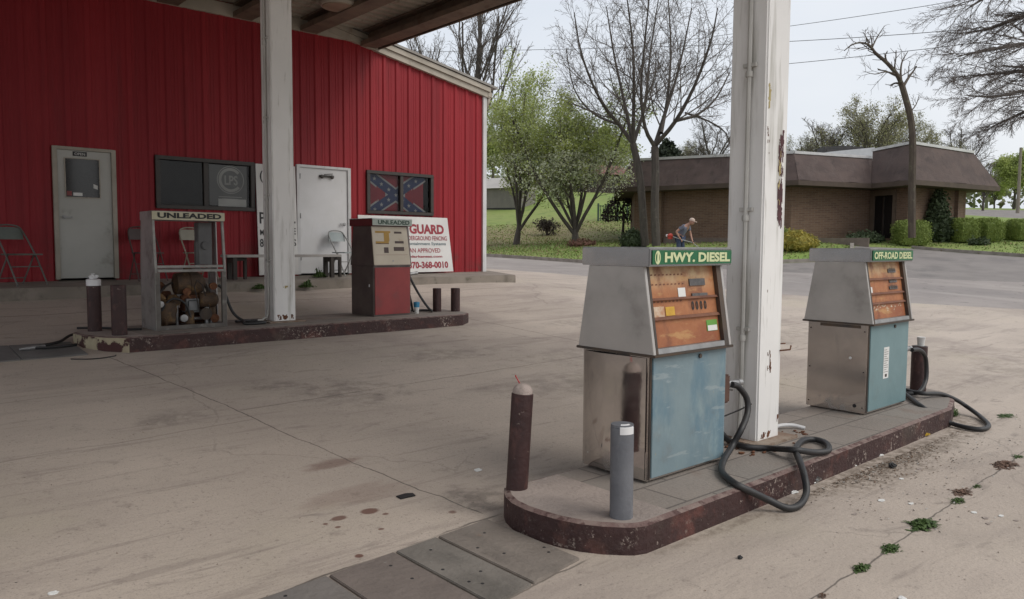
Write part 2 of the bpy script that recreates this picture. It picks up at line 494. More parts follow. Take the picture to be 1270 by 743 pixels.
def kerb(pl, name='kerb', w=.16, h=.12, mat=m_kerbc):
    pl = dense(pl, .8); b = MB(); n = len(pl); zs = gz_many([p[0] for p in pl], [p[1] for p in pl]); rows = []
    for k, p in enumerate(pl):
        a = Vector(pl[max(k - 1, 0)]); c = Vector(pl[min(k + 1, n - 1)]); d = (c - a).normalized(); s = Vector((-d.y, d.x))
        z = zs[k]; rows.append([(p[0] - s.x * w / 2, p[1] - s.y * w / 2, z - .1), (p[0] - s.x * w / 2 * .85, p[1] - s.y * w / 2 * .85, z + h), (p[0] + s.x * w / 2, p[1] + s.y * w / 2, z + h), (p[0] + s.x * w / 2, p[1] + s.y * w / 2, z - .1)])
    for r0, r1 in zip(rows, rows[1:]):
        for j in range(3): b.quad(r0[j], r1[j], r1[j + 1], r0[j + 1])
    return struct(name, b.build(name, mat))


kerb([(14.5, 60), (19.05, 38), (20.75, 27), (21.9, 20), (22.7, 17.9), (24.3, 16.5), (26.25, 15.0), (27.7, 14.0), (29.8, 13.8), (32.6, 15.1)])
kerb([(34.5, 13.4), (33.8, 9), (34.2, 7), (37.7, 0), (46.1, -16)])

# ------------------------------------------------------------------ general materials
m_redwall = M('red_ribbed_metal', (.27, .017, .025), (.23, .014, .021), scale=.7, rough=.5, rough2=.62, spec=.3, bump=.5, bscale=1.7, stretch=(1, 1, .35), layers=[
    dict(color=(.33, .022, .03), scale=1.1, lo=.45, hi=.55, stretch=(1.0, .01, .01), amt=.5), dict(color=(.19, .017, .022), scale=1.2, lo=.5, hi=.72, stretch=(3, 1, .3), amt=.6), dict(color=(.27, .035, .036), scale=2.5, lo=.62, hi=.75, stretch=(5, 1, .4), amt=.4), dict(color=(.12, .04, .035), scale=2.0, lo=.5, hi=.7, amt=.75, zr=(1.9, .95, 0, 1))])
m_trim = M('cream_trim', (.42, .38, .32), (.32, .29, .24), scale=2, rough=.55, layers=[dict(color=(.2, .15, .11), scale=4, lo=.58, hi=.75, stretch=(1, 1, .4), amt=.6)])
m_white = M('white_trim', (.62, .62, .62), (.5, .5, .5), scale=2, rough=.5, layers=[dict(color=(.3, .28, .25), scale=3, lo=.6, hi=.75, stretch=(4, 4, .4), amt=.5)])
m_roofm = M('grey_roof_metal', (.3, .29, .27), (.22, .2, .18), scale=2, rough=.5, metal=.4)
m_dark = M('dark_interior', (.05, .045, .04), (.03, .028, .025), scale=2, rough=.9)
m_frame = M('bronze_window_frame', (.045, .036, .03), (.03, .025, .022), scale=6, rough=.45)
m_door = M('grey_white_door', (.46, .46, .43), (.4, .4, .37), scale=1.5, rough=.5, layers=[dict(color=(.24, .23, .2), scale=3, lo=.58, hi=.72, amt=.6), dict(color=(.2, .18, .15), scale=4, lo=.45, hi=.65, amt=.7, zr=(.5, .02, 0, 1))])
m_door2 = M('white_door', (.68, .68, .69), (.6, .6, .6), scale=1.5, rough=.45, layers=[dict(color=(.4, .38, .36), scale=3, lo=.6, hi=.75, stretch=(2, 2, .5), amt=.5)])
m_black = M('black_rubber', (.018, .018, .02), (.028, .027, .027), scale=8, rough=.5, layers=[dict(color=(.09, .08, .07), scale=11, lo=.6, hi=.75, amt=.5, rough=.8)])
m_ink = M('black_ink', (.012, .012, .014), (.02, .02, .02), rough=.6)
m_paper = M('white_paper', (.72, .72, .7), (.64, .64, .62), rough=.7)
m_steel = M('galvanised_steel', (.42, .42, .42), (.3, .3, .3), scale=9, rough=.4, rough2=.55, metal=.75)
m_rust = M('rust', (.16, .065, .03), (.09, .035, .018), scale=14, rough=.9, bump=.5, layers=[dict(color=(.25, .12, .05), scale=20, lo=.55, hi=.7)])
m_maroon = M('maroon_flaked_paint', (.046, .019, .018), (.034, .014, .013), scale=5, rough=.65, bump=.5, bscale=30, layers=[
    dict(color=(.1, .035, .028), scale=6, lo=.5, hi=.7), dict(color=(.42, .35, .3), scale=36, lo=.55, hi=.6, detail=8, amt=.9, nrough=.75, ms=3.2), dict(color=(.36, .29, .25), scale=40, lo=.64, hi=.67, detail=8, amt=.8, nrough=.7), dict(color=(.06, .05, .04), scale=3, lo=.55, hi=.7, amt=.6)])
m_bollard = M('maroon_bollard_paint', (.045, .018, .017), (.03, .012, .012), scale=6, rough=.55, bump=.3, layers=[dict(color=(.085, .035, .03), scale=12, lo=.5, hi=.7, stretch=(1, 1, .5)), dict(color=(.25, .2, .17), scale=30, lo=.67, hi=.71, amt=.8)])
m_conc = M('island_concrete', (.36, .3, .265), (.28, .235, .21), scale=4, rough=.88, bump=.4, bscale=40, layers=[dict(color=(.2, .165, .15), scale=6, lo=.55, hi=.72, amt=.6)])
m_rim = M('kerb_rim_worn', (.25, .19, .165), (.16, .1, .09), scale=9, rough=.85, bump=.4, layers=[dict(color=(.07, .03, .028), scale=14, lo=.5, hi=.6, amt=.8)])
m_side = M('walk_concrete', (.27, .235, .2), (.2, .175, .145), scale=1.2, rough=.9, bump=.3, layers=[dict(color=(.12, .105, .085), scale=2.5, lo=.52, hi=.7, amt=.6), dict(color=(.09, .085, .06), scale=5, lo=.6, hi=.72, amt=.5)])


def m_glass():
    t = NT('window_glass'); t.n.remove(t.b)
    tr = t.new('ShaderNodeBsdfTransparent'); tr.inputs[0].default_value = (.78, .79, .78, 1)
    g = t.new('ShaderNodeBsdfGlossy'); g.inputs['Roughness'].default_value = .04; g.inputs[0].default_value = (.85, .85, .85, 1)
    fr = t.new('ShaderNodeFresnel'); fr.inputs[0].default_value = 1.38; mx = t.new('ShaderNodeMixShader')
    t.l.new(fr.outputs[0], mx.inputs[0]); t.l.new(tr.outputs[0], mx.inputs[1]); t.l.new(g.outputs[0], mx.inputs[2]); t.l.new(mx.outputs[0], t.n['Material Output'].inputs[0])
    return t.m


MG = m_glass()

# ------------------------------------------------------------------ red building
YW = 13.85; XR = 11.32; XL = -3.2; XRIDGE = 0.5
zr = lambda x: 4.93 + (XR - max(x, 2 * XRIDGE - x)) * .186
rb = thing('red_metal_building', 'red ribbed metal building with sloping eave behind the unleaded pumps', 'building', (0, 0, 0))
openings = [(2.72, 3.55, .98, 3.05), (4.22, 5.9, 2.16, 3.03), (6.78, 7.86, .98, 3.06), (8.29, 9.9, 2.2, 3.06)]
prof = {}
x = XR
pts = []
k = 0
while x > XL:
    xc = XR - .16 - k * .305
    for dx, dy in ((.056, 0), (.03, -.026), (-.03, -.026), (-.056, 0), (-.115, 0), (-.125, -.006), (-.14, -.006), (-.15, 0), (-.17, 0), (-.18, -.006), (-.195, -.006), (-.205, 0)): pts.append((xc + dx, dy))
    k += 1; x = xc
pts = sorted(p for p in pts if XL < p[0] < XR) ; pts = [(XL, 0)] + pts + [(XR, 0)]
def py_at(x):
    for a, b in zip(pts, pts[1:]):
        if a[0] <= x <= b[0]: return a[1] + (b[1] - a[1]) * (x - a[0]) / max(b[0] - a[0], 1e-6)
    return 0
xs = sorted(set([p[0] for p in pts] + [o[i] for o in openings for i in (0, 1)] + [XRIDGE]))
b = MB()
for a, c in zip(xs, xs[1:]):
    m = (a + c) / 2; ya, yc = YW + py_at(a), YW + py_at(c)
    hs = [(o[2], o[3]) for o in openings if o[0] < m < o[1]]
    z0a = .6
    for lo, hi in hs + [(None, None)]:
        if lo is None: b.quad((a, ya, z0a), (c, yc, z0a), (c, yc, zr(c)), (a, ya, zr(a)))
        else:
            if lo > z0a + .5: b.quad((a, ya, z0a), (c, yc, z0a), (c, yc, lo), (a, ya, lo))
            z0a = hi
# side, back, and inner shell
BK = 27.0
b.quad((XR, YW, .6), (XR, BK, .6), (XR, BK, zr(XR)), (XR, YW, zr(XR)))
b.quad((XL, YW, .6), (XL, BK, .6), (XL, BK, zr(XL)), (XL, YW, zr(XL)))
b.quad((XL, BK, .6), (XR, BK, .6), (XR, BK, zr(XR)), (XRIDGE, BK, zr(XRIDGE)), (XL, BK, zr(XL)))
b.build('wall', m_redwall, rb)
b = MB()   # added dark boxes behind the openings, unlit rooms put into the colour
for o in openings:
    x0, x1, z0, z1 = o; y0, y1 = YW + .02, YW + 2.6
    x0 -= .3; x1 += .3; z1 += .3; z0 = .97
    b.quad((x0, y1, z0), (x1, y1, z0), (x1, y1, z1), (x0, y1, z1)); b.quad((x0, y0, z0), (x0, y1, z0), (x0, y1, z1), (x0, y0, z1)); b.quad((x1, y0, z0), (x1, y1, z0), (x1, y1, z1), (x1, y0, z1))
    b.quad((x0, y0, z1), (x1, y0, z1), (x1, y1, z1), (x0, y1, z1)); b.quad((x0, y0, z0), (x1, y0, z0), (x1, y1, z0), (x0, y1, z0))
b.build('added_dark_rooms', m_dark, rb)
b = MB()   # roof slabs with overhang
for (xa, xb_) in ((XRIDGE, XR + .32), (XL - .3, XRIDGE)):
    za, zb = (zr(XRIDGE) + .24, zr(XRIDGE) + .24 - (XR + .32 - XRIDGE) * .186) if xa == XRIDGE else (zr(XRIDGE) + .24 - (XRIDGE - XL + .3) * .186, zr(XRIDGE) + .24)
    b.hexa([(xa, YW - .16), (xb_, YW - .16), (xb_, BK + .2), (xa, BK + .2)], 0, [(xa, YW - .16), (xb_, YW - .16), (xb_, BK + .2), (xa, BK + .2)], .05)
    for i, zc in zip(range(8), (za, zb, zb, za) * 2): vx = b.v[-8 + i]; b.v[-8 + i] = (vx[0], vx[1], vx[2] + zc)
b.build('roof', m_roofm, rb)
b = MB()
for xa, xb_ in ((XRIDGE, XR + .14), (XL - .1, XRIDGE)):
    za = zr(XRIDGE) + .0 if xa == XRIDGE else zr(XRIDGE) - (XRIDGE - xa) * .186; zb = zr(XRIDGE) - (xb_ - XRIDGE) * .186 if xa == XRIDGE else zr(XRIDGE)
    for (ylo, yhi, l, h) in ((YW - .09, YW + .0, 0, .12), (YW - .13, YW - .0, .125, .225)):
        b.quad((xa, ylo, za + l), (xb_, ylo, zb + l), (xb_, ylo, zb + h), (xa, ylo, za + h)); b.quad((xa, ylo, za + l), (xa, yhi, za + l), (xb_, yhi, zb + l), (xb_, ylo, zb + l))
        b.quad((xb_, ylo, zb + l), (xb_, yhi, zb + l), (xb_, yhi, zb + h), (xb_, ylo, zb + h)); b.quad((xa, ylo, za + h), (xb_, ylo, zb + h), (xb_, yhi, zb + h), (xa, yhi, za + h))
b.build('rake_trim', m_trim, rb)
MB().box(XR - .01, XR + .09, YW - .05, YW + .1, .8, 4.95).build('corner_trim', m_white, rb)
b = MB(); zb = zr(XR)
b.box(XR + .07, XR + .22, YW - .1, BK, zb - .02, zb + .11); b.build('eave_gutter', m_trim, rb, bevel=.02)
MB().tube(hose([(XR + .16, YW - .05, zb), (XR + .12, YW - .0, zb - .2), (XR + .14, YW + .3, zb - .45), (XR + .14, YW + .32, zb - 1)], 0, 5), .04, 8).build('downpipe', m_trim, rb, smooth=True)


def window(x0, x1, z0, z1, mid):
    f = MB(); w = .055; y0, y1 = YW - .055, YW + .04
    f.box(x0 - .02, x1 + .02, y0, y1, z1 - w, z1 + .01).box(x0 - .02, x1 + .02, y0, y1, z0 - .01, z0 + w).box(x0 - .02, x0 + w, y0, y1, z0 + w, z1 - w).box(x1 - w, x1 + .02, y0, y1, z0 + w, z1 - w).box(mid - .04, mid + .04, y0 + .01, y1, z0 + w, z1 - w)
    fo = f.build('window', m_frame, rb, bevel=.006)
    for a, c in ((x0 + w, mid - .04), (mid + .04, x1 - w)):
        MB().quad((a, YW - .0, z0 + w), (c, YW - .0, z0 + w), (c, YW - .0, z1 - w), (a, YW - .0, z1 - w)).build('pane', MG, fo)
    return fo


w1 = window(4.22, 5.9, 2.16, 3.03, 5.04); w1['label'] = 'dark window with a round pale emblem in its right pane'
w2 = window(8.29, 9.9, 2.2, 3.06, 9.11); w2['label'] = 'window with a red and blue flag hanging inside'
m_poster = M('grey_poster', (.13, .13, .13), (.10, .10, .102), scale=2, rough=.35)
m_emb = M('pale_emblem', (.6, .6, .58), (.52, .52, .5), rough=.6)
po = tag(MB().box(5.12, 5.80, YW + .03, YW + .033, 2.24, 2.96).build('window_poster', m_poster), 'grey poster with round pale C emblem behind the right pane beside the white board', 'poster')
b = MB()
cx, cz = 5.5, 2.70
for r0, r1, a0, a1 in ((.215, .165, 40, 320), (.245, .232, 0, 360)):
    N = 40
    for i in range(N):
        aa, ab = R(a0 + (a1 - a0) * i / N), R(a0 + (a1 - a0) * (i + 1) / N)
        b.quad(*[(cx + r * math.cos(a), YW + .027, cz + r * math.sin(a)) for r, a in ((r0, aa), (r0, ab), (r1, ab), (r1, aa))])
letter(b, 'LPS', (cx - .11, YW + .027, cz - .09), (1, 0, 0), (0, 0, 1), .24, .17, .02)
b.box(cx - .22, cx + .2, YW + .025, YW + .027, cz - .31, cz - .297); b.box(cx - .16, cx + .14, YW + .025, YW + .027, cz - .345, cz - .335)
b.build('emblem', m_emb, po)
tag(MB().box(5.27, 5.78, YW + .022, YW + .025, 2.225, 2.36).build('paper_notice', m_paper), 'white paper strip at the foot of the pane under the round emblem', 'notice')

# the flag inside the second window
m_fr = M('flag_red', (.3, .03, .045), (.25, .025, .04), rough=.8); m_fb = M('flag_blue', (.04, .06, .16), (.03, .05, .13), rough=.8); m_fw = M('flag_white', (.45, .45, .45), (.36, .36, .36), rough=.8)
fx0, fx1, fz0, fz1 = 8.31, 9.72, 2.16, 3.04
fy = lambda x, z: YW + .065 + .012 * math.sin(x * 9 + z * 2)
def fpanel(mb, poly, dy, n=14):
    # poly in flag coords, cut into strips so that it follows the folds
    lo = min(p[0] for p in poly); hi = max(p[0] for p in poly)
    for i in range(n):
        a, c = lo + (hi - lo) * i / n, lo + (hi - lo) * (i + 1) / n
        P = poly
        for (s, xx) in ((1, a), (-1, c)):
            Q = []
            for p, q in zip(P, P[1:] + P[:1]):
                ip, iq = s * (p[0] - xx) >= 0, s * (q[0] - xx) >= 0
                if ip: Q.append(p)
                if ip != iq: t = (xx - p[0]) / (q[0] - p[0]); Q.append((xx, p[1] + (q[1] - p[1]) * t))
            P = Q
            if not P: break
        if len(P) >= 3: mb.quad(*[(p[0], fy(*p) - dy, p[1]) for p in P])
b = MB(); fpanel(b, [(fx0, fz0), (fx1, fz0), (fx1, fz1), (fx0, fz1)], 0, 24)
def saltire(w, dy):
    for (ax, az, bx, bz) in ((fx0, fz0, fx1, fz1), (fx0, fz1, fx1, fz0)):
        d = Vector((bx - ax, bz - az)).normalized(); n = Vector((-d.y, d.x)) * w / 2
        fpanel(b, [(ax + n.x, az + n.y), (ax - n.x, az - n.y), (bx - n.x, bz - n.y), (bx + n.x, bz + n.y)], dy, 24)
b.cur = 2; saltire(.26, .003); b.cur = 1; saltire(.19, .006); b.cur = 2
for t in (.14, .26, .38, .5, .62, .74, .86):
    for s in (0, 1):
        if t == .5 and s: continue
        cx = fx0 + (fx1 - fx0) * t; cz = fz0 + (fz1 - fz0) * (t if s == 0 else 1 - t)
        st = [(cx + (.05 if i % 2 == 0 else .02) * math.sin(i * PI / 5), cz + (.05 if i % 2 == 0 else .02) * math.cos(i * PI / 5)) for i in range(10)]
        b.quad(*[(p[0], fy(cx, cz) - .012, p[1]) for p in st])
fl = tag(b.build('flag', [m_fr, m_fb, m_fw]), 'red flag with starred blue diagonal cross hanging inside the window above the white sign', 'flag')

# doors
def door(name, x0, x1, z0, z1, m, label, glassbox=None, hside=-1):
    d = MB().box(x0 + .05, x1 - .05, YW - .02, YW + .025, z0 + .015, z1 - .05).build('door', m, rb, bevel=.004); d['label'] = label
    f = MB().box(x0 - .02, x0 + .047, YW - .05, YW + .05, z0, z1).box(x1 - .047, x1 + .02, YW - .05, YW + .05, z0, z1).box(x0 + .047, x1 - .047, YW - .05, YW + .05, z1 - .047, z1).build('frame', m_trim if hside < 0 else m_white, d, bevel=.004)
    hx = x0 + .12 if hside < 0 else x1 - .12
    h = MB().lathe([(.03, -.02), (.03, 0)], (hx, YW - .02, z0 + .98), 12, 'y').bar((hx, YW - .06, z0 + .98), (hx - hside * .11, YW - .06, z0 + .98), .022, .022).tube([(hx, YW - .02, z0 + .98), (hx, YW - .062, z0 + .98)], .012, 8)
    h.build('handle', m_steel, d)
    return d


d1 = door('door', 2.70, 3.57, .98, 3.06, m_door, 'grey door with a dark glass pane and a small sign plate')
MB().box(2.86, 3.34, YW - .028, YW - .018, 2.28, 2.88).build('pane', M('dark_door_glass', (.012, .012, .012), (.02, .02, .02), rough=.08), d1)
MB().box(2.845, 2.86, YW - .035, YW - .018, 2.265, 2.895).box(3.34, 3.355, YW - .035, YW - .018, 2.265, 2.895).box(2.86, 3.34, YW - .035, YW - .018, 2.88, 2.895).box(2.86, 3.34, YW - .035, YW - .018, 2.265, 2.28).build('pane_frame', m_trim, d1)
pl = MB().box(2.97, 3.17, YW - .027, YW - .018, 2.925, 2.995).build('sign_plate', m_ink, d1)
b = MB(); letter(b, 'OPEN', (2.995, YW - .027, 2.938), (1, 0, 0), (0, 0, 1), .15, .042, .01); b.build('lettering', m_emb, pl)
m_sred = M('sticker_red', (.25, .06, .06), (.2, .05, .05), rough=.6)
tag(MB().box(2.87, 2.94, YW - .032, YW - .0285, 2.30, 2.37).build('square_sticker', m_sred), 'small reddish square sticker low in the grey door pane', 'sticker')
tag(MB().box(2.96, 3.09, YW - .032, YW - .0285, 2.30, 2.35).build('label_sticker', m_paper), 'white strip sticker beside the reddish square on the door pane', 'sticker')
tag(MB().quad((3.25, YW - .032, 2.43), (3.31, YW - .032, 2.41), (3.315, YW - .032, 2.47), (3.25, YW - .032, 2.5)).build('torn_sticker', m_emb), 'torn pale scrap stuck at the right of the grey door pane', 'sticker')
d2 = door('door', 6.76, 7.88, .98, 3.07, m_door2, 'plain white door with a closer and a lever on its right', hside=1)
b = MB(); b.box(7.22, 7.52, YW - .06, YW - .02, 2.86, 2.90); b.bar((7.3, YW - .08, 2.91), (7.48, YW - .08, 2.93), .015, .015); b.ball((7.26, YW - .06, 2.87), .04, 1, .5, 1); b.ball((7.48, YW - .06, 2.87), .04, 1, .5, 1); b.build('door_closer', m_frame, d2)
for z in (1.3, 2.1, 2.85): MB().tube([(6.81, YW - .05, z - .05), (6.81, YW - .05, z + .05)], .011, 6).build('hinge', m_steel, d2)

# ------------------------------------------------------------------ sidewalk along the wall
b = MB(); b.hexa([(XL - 2, 12.6), (11.24, 12.58), (11.5, 13.8), (11.5, 14.6), (XL - 2, 14.6)], .55, [(XL - 2, 12.6), (11.24, 12.58), (11.5, 13.8), (11.5, 14.6), (XL - 2, 14.6)], .92)
for i in range(5, 10):
    v = b.v[i]; b.v[i] = (v[0], v[1], .92 if v[1] < 13 else .975)
struct('sidewalk', b.build('sidewalk', m_side, bevel=.015))

# ------------------------------------------------------------------ boards and bench by the wall
m_board = M('white_board', (.66, .65, .63), (.58, .57, .55), scale=2, rough=.55)
bd = tag(MB().hexa([(5.93, YW - .16), (6.70, YW - .16), (6.70, YW - .14), (5.93, YW - .14)], .985, [(5.93, YW - .065), (6.70, YW - .065), (6.70, YW - .045), (5.93, YW - .045)], 3.02).build('lettered_board', m_board), 'tall white lettered board leaning on the red wall behind the column', 'sign')
b = MB(); yb = lambda z: YW - .162 + (z - .985) / 2.035 * .095
up_b = Vector((0, .095, 2.035)).normalized()
for txt, x_, z_, w_, h_ in (('(', 6.0, 2.68, .06, .22), ('P', 5.97, 1.93, .11, .21), ('MI', 5.97, 1.72, .1, .1), ('87', 5.96, 1.50, .15, .15), ('L', 6.62, 1.95, .05, .2), ('E', 6.62, 1.74, .05, .12), ('S', 6.6, 1.52, .07, .13)):
    letter(b, txt, (x_, yb(z_), z_), (1, 0, 0), up_b, w_, h_, .015)
b.build('lettering', m_ink, bd)

sg = tag(MB().hexa([(8.0, YW - .30), (10.27, YW - .30), (10.27, YW - .28), (8.0, YW - .28)], .985, [(8.0, YW - .14), (10.22, YW - .14), (10.22, YW - .12), (8.0, YW - .12)], 2.15).build('fence_company_sign', m_board), 'white advertising sign with red lettering leaning on the wall below the flag window', 'sign')
up_s = Vector((0, .16, 1.165)).normalized(); ys = lambda z: YW - .302 + (z - .985) / 1.165 * .16
m_sgr = M('sign_red', (.3, .025, .04), (.25, .02, .035), rough=.5); m_sgb = M('sign_teal', (.05, .11, .13), (.04, .09, .11), rough=.5)
b = MB()
for txt, x0, x1, z_, h_, bo, mi in (('GUARD', 9.2, 10.1, 1.79, .21, .045, 0), ('UNDERGROUND FENCING', 9.02, 10.16, 1.655, .095, .012, 0), ('Containment Systems', 9.07, 10.12, 1.535, .085, .012, 1), ('VETERINARIAN APPROVED', 8.5, 9.96, 1.395, .095, .01, 0),
                                    ('www.guardarkansas.com', 8.6, 10.0, 1.275, .065, .035, 0), ('870-368-0010', 9.1, 10.14, 1.06, .15, .04, 0)):
    b.cur = mi; letter(b, txt, (x0, ys(z_), z_), (1, 0, 0), up_s, x1 - x0, h_, bo)
b.build('lettering', [m_sgr, m_sgb], sg)

m_bench = M('weathered_bench', (.42, .4, .38), (.3, .28, .26), scale=4, rough=.7, stretch=(.3, 3, 1)); m_bleg = M('dark_bench_leg', (.04, .032, .027), (.03, .024, .02), rough=.7)
bn = thing('plank_bench', 'long grey plank bench on dark legs in front of the white door', 'bench', (6.1, 13.1, .945))
MB().box(-1.05, 1.1, -.16, .16, .38, .425).build('seat', m_bench, bn, bevel=.005)
for sx in (-.95, .88):
    l = MB()
    for y_ in (-.12, .12): l.box(sx, sx + .07, y_ - .035, y_ + .035, 0, .38)
    l.box(sx + .002, sx + .068, -.085, .085, .29, .375); l.box(sx + .24, sx + .29, -.03, .03, .0, .375); l.box(sx + .003, sx + .28, -.028, .028, .32, .376); l.build('leg', m_bleg, bn, bevel=.004)


def folding_chair(loc, rz, label, mseat, mframe):
    c = thing('folding_chair', label, 'chair', loc, rz, 'folding chairs along the red wall')
    # sitter faces -y; back at +y
    MB().hexa([(-.2, -.2), (.2, -.2), (.19, .18), (-.19, .18)], .435, [(-.2, -.2), (.2, -.2), (.19, .18), (-.19, .18)], .455).build('seat', mseat, c, bevel=.008)
    b = MB(); n = 8
    for i in range(n):
        xa, xb_ = -.2 + .4 * i / n, -.2 + .4 * (i + 1) / n; fa = lambda x: .02 - (x / .2) ** 2 * .03
        zt = lambda x: .84 - max(0, abs(x) - .12) ** 2 * 8
        yy = lambda z: .2 + (z - .45) * .22
        for (o1) in (0, .012):
            b.quad((xa, yy(.66) + fa(xa) + o1, .66), (xb_, yy(.66) + fa(xb_) + o1, .66), (xb_, yy(zt(xb_)) + fa(xb_) + o1, zt(xb_)), (xa, yy(zt(xa)) + fa(xa) + o1, zt(xa)))
    b.build('backrest', mseat, c, smooth=True)
    fr = MB(); fr.tube(hose([(-.22, -.24, 0), (-.215, .0, .42), (-.2, .24, .76), (-.12, .29, .86), (.12, .29, .86), (.2, .24, .76), (.215, 0, .42), (.22, -.24, 0)], 0, 6), .012, 8); fr.tube([(-.215, -.1, .27), (.215, -.1, .27)], .008, 6)
    fr.build('front_frame', mframe, c, smooth=True)
    lg = MB()
    for s in (-1, 1): lg.tube([(s * .19, .28, 0), (s * .19, .0, .44)], .011, 8)
    lg.tube([(-.19, .22, .1), (.19, .22, .1)], .008, 6); lg.build('rear_legs', mframe, c, smooth=True)
    return c


m_cgrn = M('grey_green_chair', (.12, .14, .12), (.09, .105, .09), rough=.5, layers=[dict(color=(.1, .05, .03), scale=14, lo=.6, hi=.7)]); m_cgry = M('grey_chair', (.3, .3, .29), (.22, .22, .21), rough=.5)
m_ctan = M('tan_chair', (.36, .33, .26), (.28, .26, .2), rough=.55); m_cbrn = M('brown_chair', (.09, .06, .055), (.07, .045, .04), rough=.55)
p = ground_at(22, 352); folding_chair((2.1, 13.05, .94), R(24), 'grey green metal folding chair left of the grey door', m_cgrn, M('dull_chair_frame', (.15, .15, .14), (.1, .1, .09), rough=.5))
folding_chair((3.9, 13.35, .955), R(4), 'dark brown folding chair between the grey door and the dark window', m_cbrn, m_cbrn)
folding_chair((4.72, 13.35, .955), R(8), 'tan metal folding chair seen through the gutted pump', m_ctan, m_ctan)
folding_chair((7.55, 13.42, .955), R(12), 'pale grey folding chair at the right side of the white door', M('pale_grey_chair', (.34, .38, .38), (.26, .3, .3), rough=.5), m_cgry)

# ------------------------------------------------------------------ canopy with its two columns
m_deck = M('canopy_deck', (.40, .36, .30), (.3, .265, .215), scale=1.5, rough=.7, layers=[dict(color=(.16, .12, .08), scale=2.2, lo=.5, hi=.72, stretch=(3, .5, 1), amt=.7)])
m_beam = M('canopy_beam', (.17, .125, .09), (.11, .085, .065), scale=2.5, rough=.75, layers=[dict(color=(.09, .05, .03), scale=5, lo=.52, hi=.7, amt=.7)])
m_col = M('white_column_paint', (.80, .79, .77), (.73, .72, .70), scale=1.6, rough=.5, layers=[
    dict(color=(.36, .345, .30), scale=2.2, lo=.5, hi=.7, stretch=(4, 4, .35), amt=.75), dict(color=(.24, .22, .18), scale=5, lo=.6, hi=.75, stretch=(5, 5, .5), amt=.6),
    dict(color=(.25, .15, .08), scale=9, lo=.5, hi=.62, amt=.85, zr=(.22, .04, 0, 1))])
cn = thing('fuel_canopy', 'flat rusty metal canopy on two white columns over the fuel islands', 'canopy')
b = MB(); cx0, cx1, cy0, cy1 = -5.2, 8.52, 1.2, 13.84
b.quad((cx0, cy0, 5.93), (cx1, cy0, 5.93), (cx1, cy1, 5.93), (cx0, cy1, 5.93))
x = cx0; w = .1
zs = [5.80, 5.80, 5.86, 5.86]
prev = None; k = 0
y = cy0
while y < cy1 - .01:      # ribbed deck sheet, ribs run along the wall
    for (ya, za, yb_, zb_) in ((y, 5.80, y + .12, 5.80), (y + .12, 5.80, y + .14, 5.85), (y + .14, 5.85, y + .22, 5.85), (y + .22, 5.85, y + .24, 5.80)):
        yb_ = min(yb_, cy1); b.quad((cx0, ya, za), (cx1, ya, za), (cx1, yb_, zb_), (cx0, yb_, zb_))
    y += .24
b.build('deck', m_deck, cn)
for i in range(11):
    x0 = 8.12 - i * 1.28
    zb = 5.50 if i == 0 else 5.56
    q = MB(); q.box(x0, x0 + .34, cy0 + .06, cy1 - .06, zb, zb + .03).box(x0, x0 + .34, cy0 + .06, cy1 - .06, 5.765, 5.795).box(x0 + .15, x0 + .19, cy0 + .06, cy1 - .06, zb + .031, 5.764)
    q.box(x0, x0 + .02, cy0 + .06, cy1 - .06, zb + .031, zb + .09); q.box(x0 + .32, x0 + .34, cy0 + .06, cy1 - .06, zb + .031, zb + .09)
    q.build('beam', m_beam, cn)
b = MB(); b.box(cx1 + .002, cx1 + .03, cy0, cy1, 5.49, 5.98).box(cx0 - .03, cx0 - .002, cy0, cy1, 5.49, 5.98).box(cx0 - .03, cx1 + .03, cy0 - .03, cy0 - .002, 5.49, 5.98)
b.build('fascia', m_beam, cn)
MB().box(cx0, cx1 - .35, cy1 - .055, cy1 - .001, 5.56, 5.78).build('ledger', m_trim, cn)
lp = thing('canopy_lamp', 'round drum lamp hanging under the canopy near the red wall', 'lamp', (6.72, 12.1, 5.8))
MB().lathe([(.30, -.2), (.33, -.17), (.335, -.03), (.31, 0)], (0, 0, 0), 28).build('housing', m_trim, lp, smooth=True)
MB().lathe([(.27, -.215), (.28, -.2)], (0, 0, 0), 28).build('diffuser', M('lamp_lens', (.3, .24, .18), (.22, .18, .13), rough=.4), lp, smooth=True)


def flakes(mb, o, xd, yd, w, h, seed, thr=.5, cell=.011, aniso=(30, 9), lift=.0015, edge=True):
    o = Vector(o); xd = Vector(xd).normalized(); yd = Vector(yd).normalized(); nz = xd.cross(yd); nx, ny = int(w / cell), int(h / cell)
    for i in range(nx):
        for j in range(ny):
            u, v = (i + .5) / nx, (j + .5) / ny
            q = .5 + .5 * mnoise.fractal(Vector((u * w * aniso[0] + seed, v * h * aniso[1], seed * 1.7)), .9, 2.1, 4)
            e = 1 - max(abs(u - .5) * 2, abs(v - .5) * 2) ** 3 if edge else 1
            if q * e > thr:
                a, c, d, f = i / nx * w, (i + 1) / nx * w, j / ny * h, (j + 1) / ny * h
                mb.quad(*[o + xd * px_ + yd * py_ + nz * lift for px_, py_ in ((a, d), (c, d), (c, f), (a, f))])


m_ylw = M('old_yellow_paint', (.42, .36, .16), (.34, .26, .12), scale=20, rough=.8)
m_expo = M('exposed_maroon', (.09, .03, .035), (.05, .02, .022), scale=20, rough=.8)


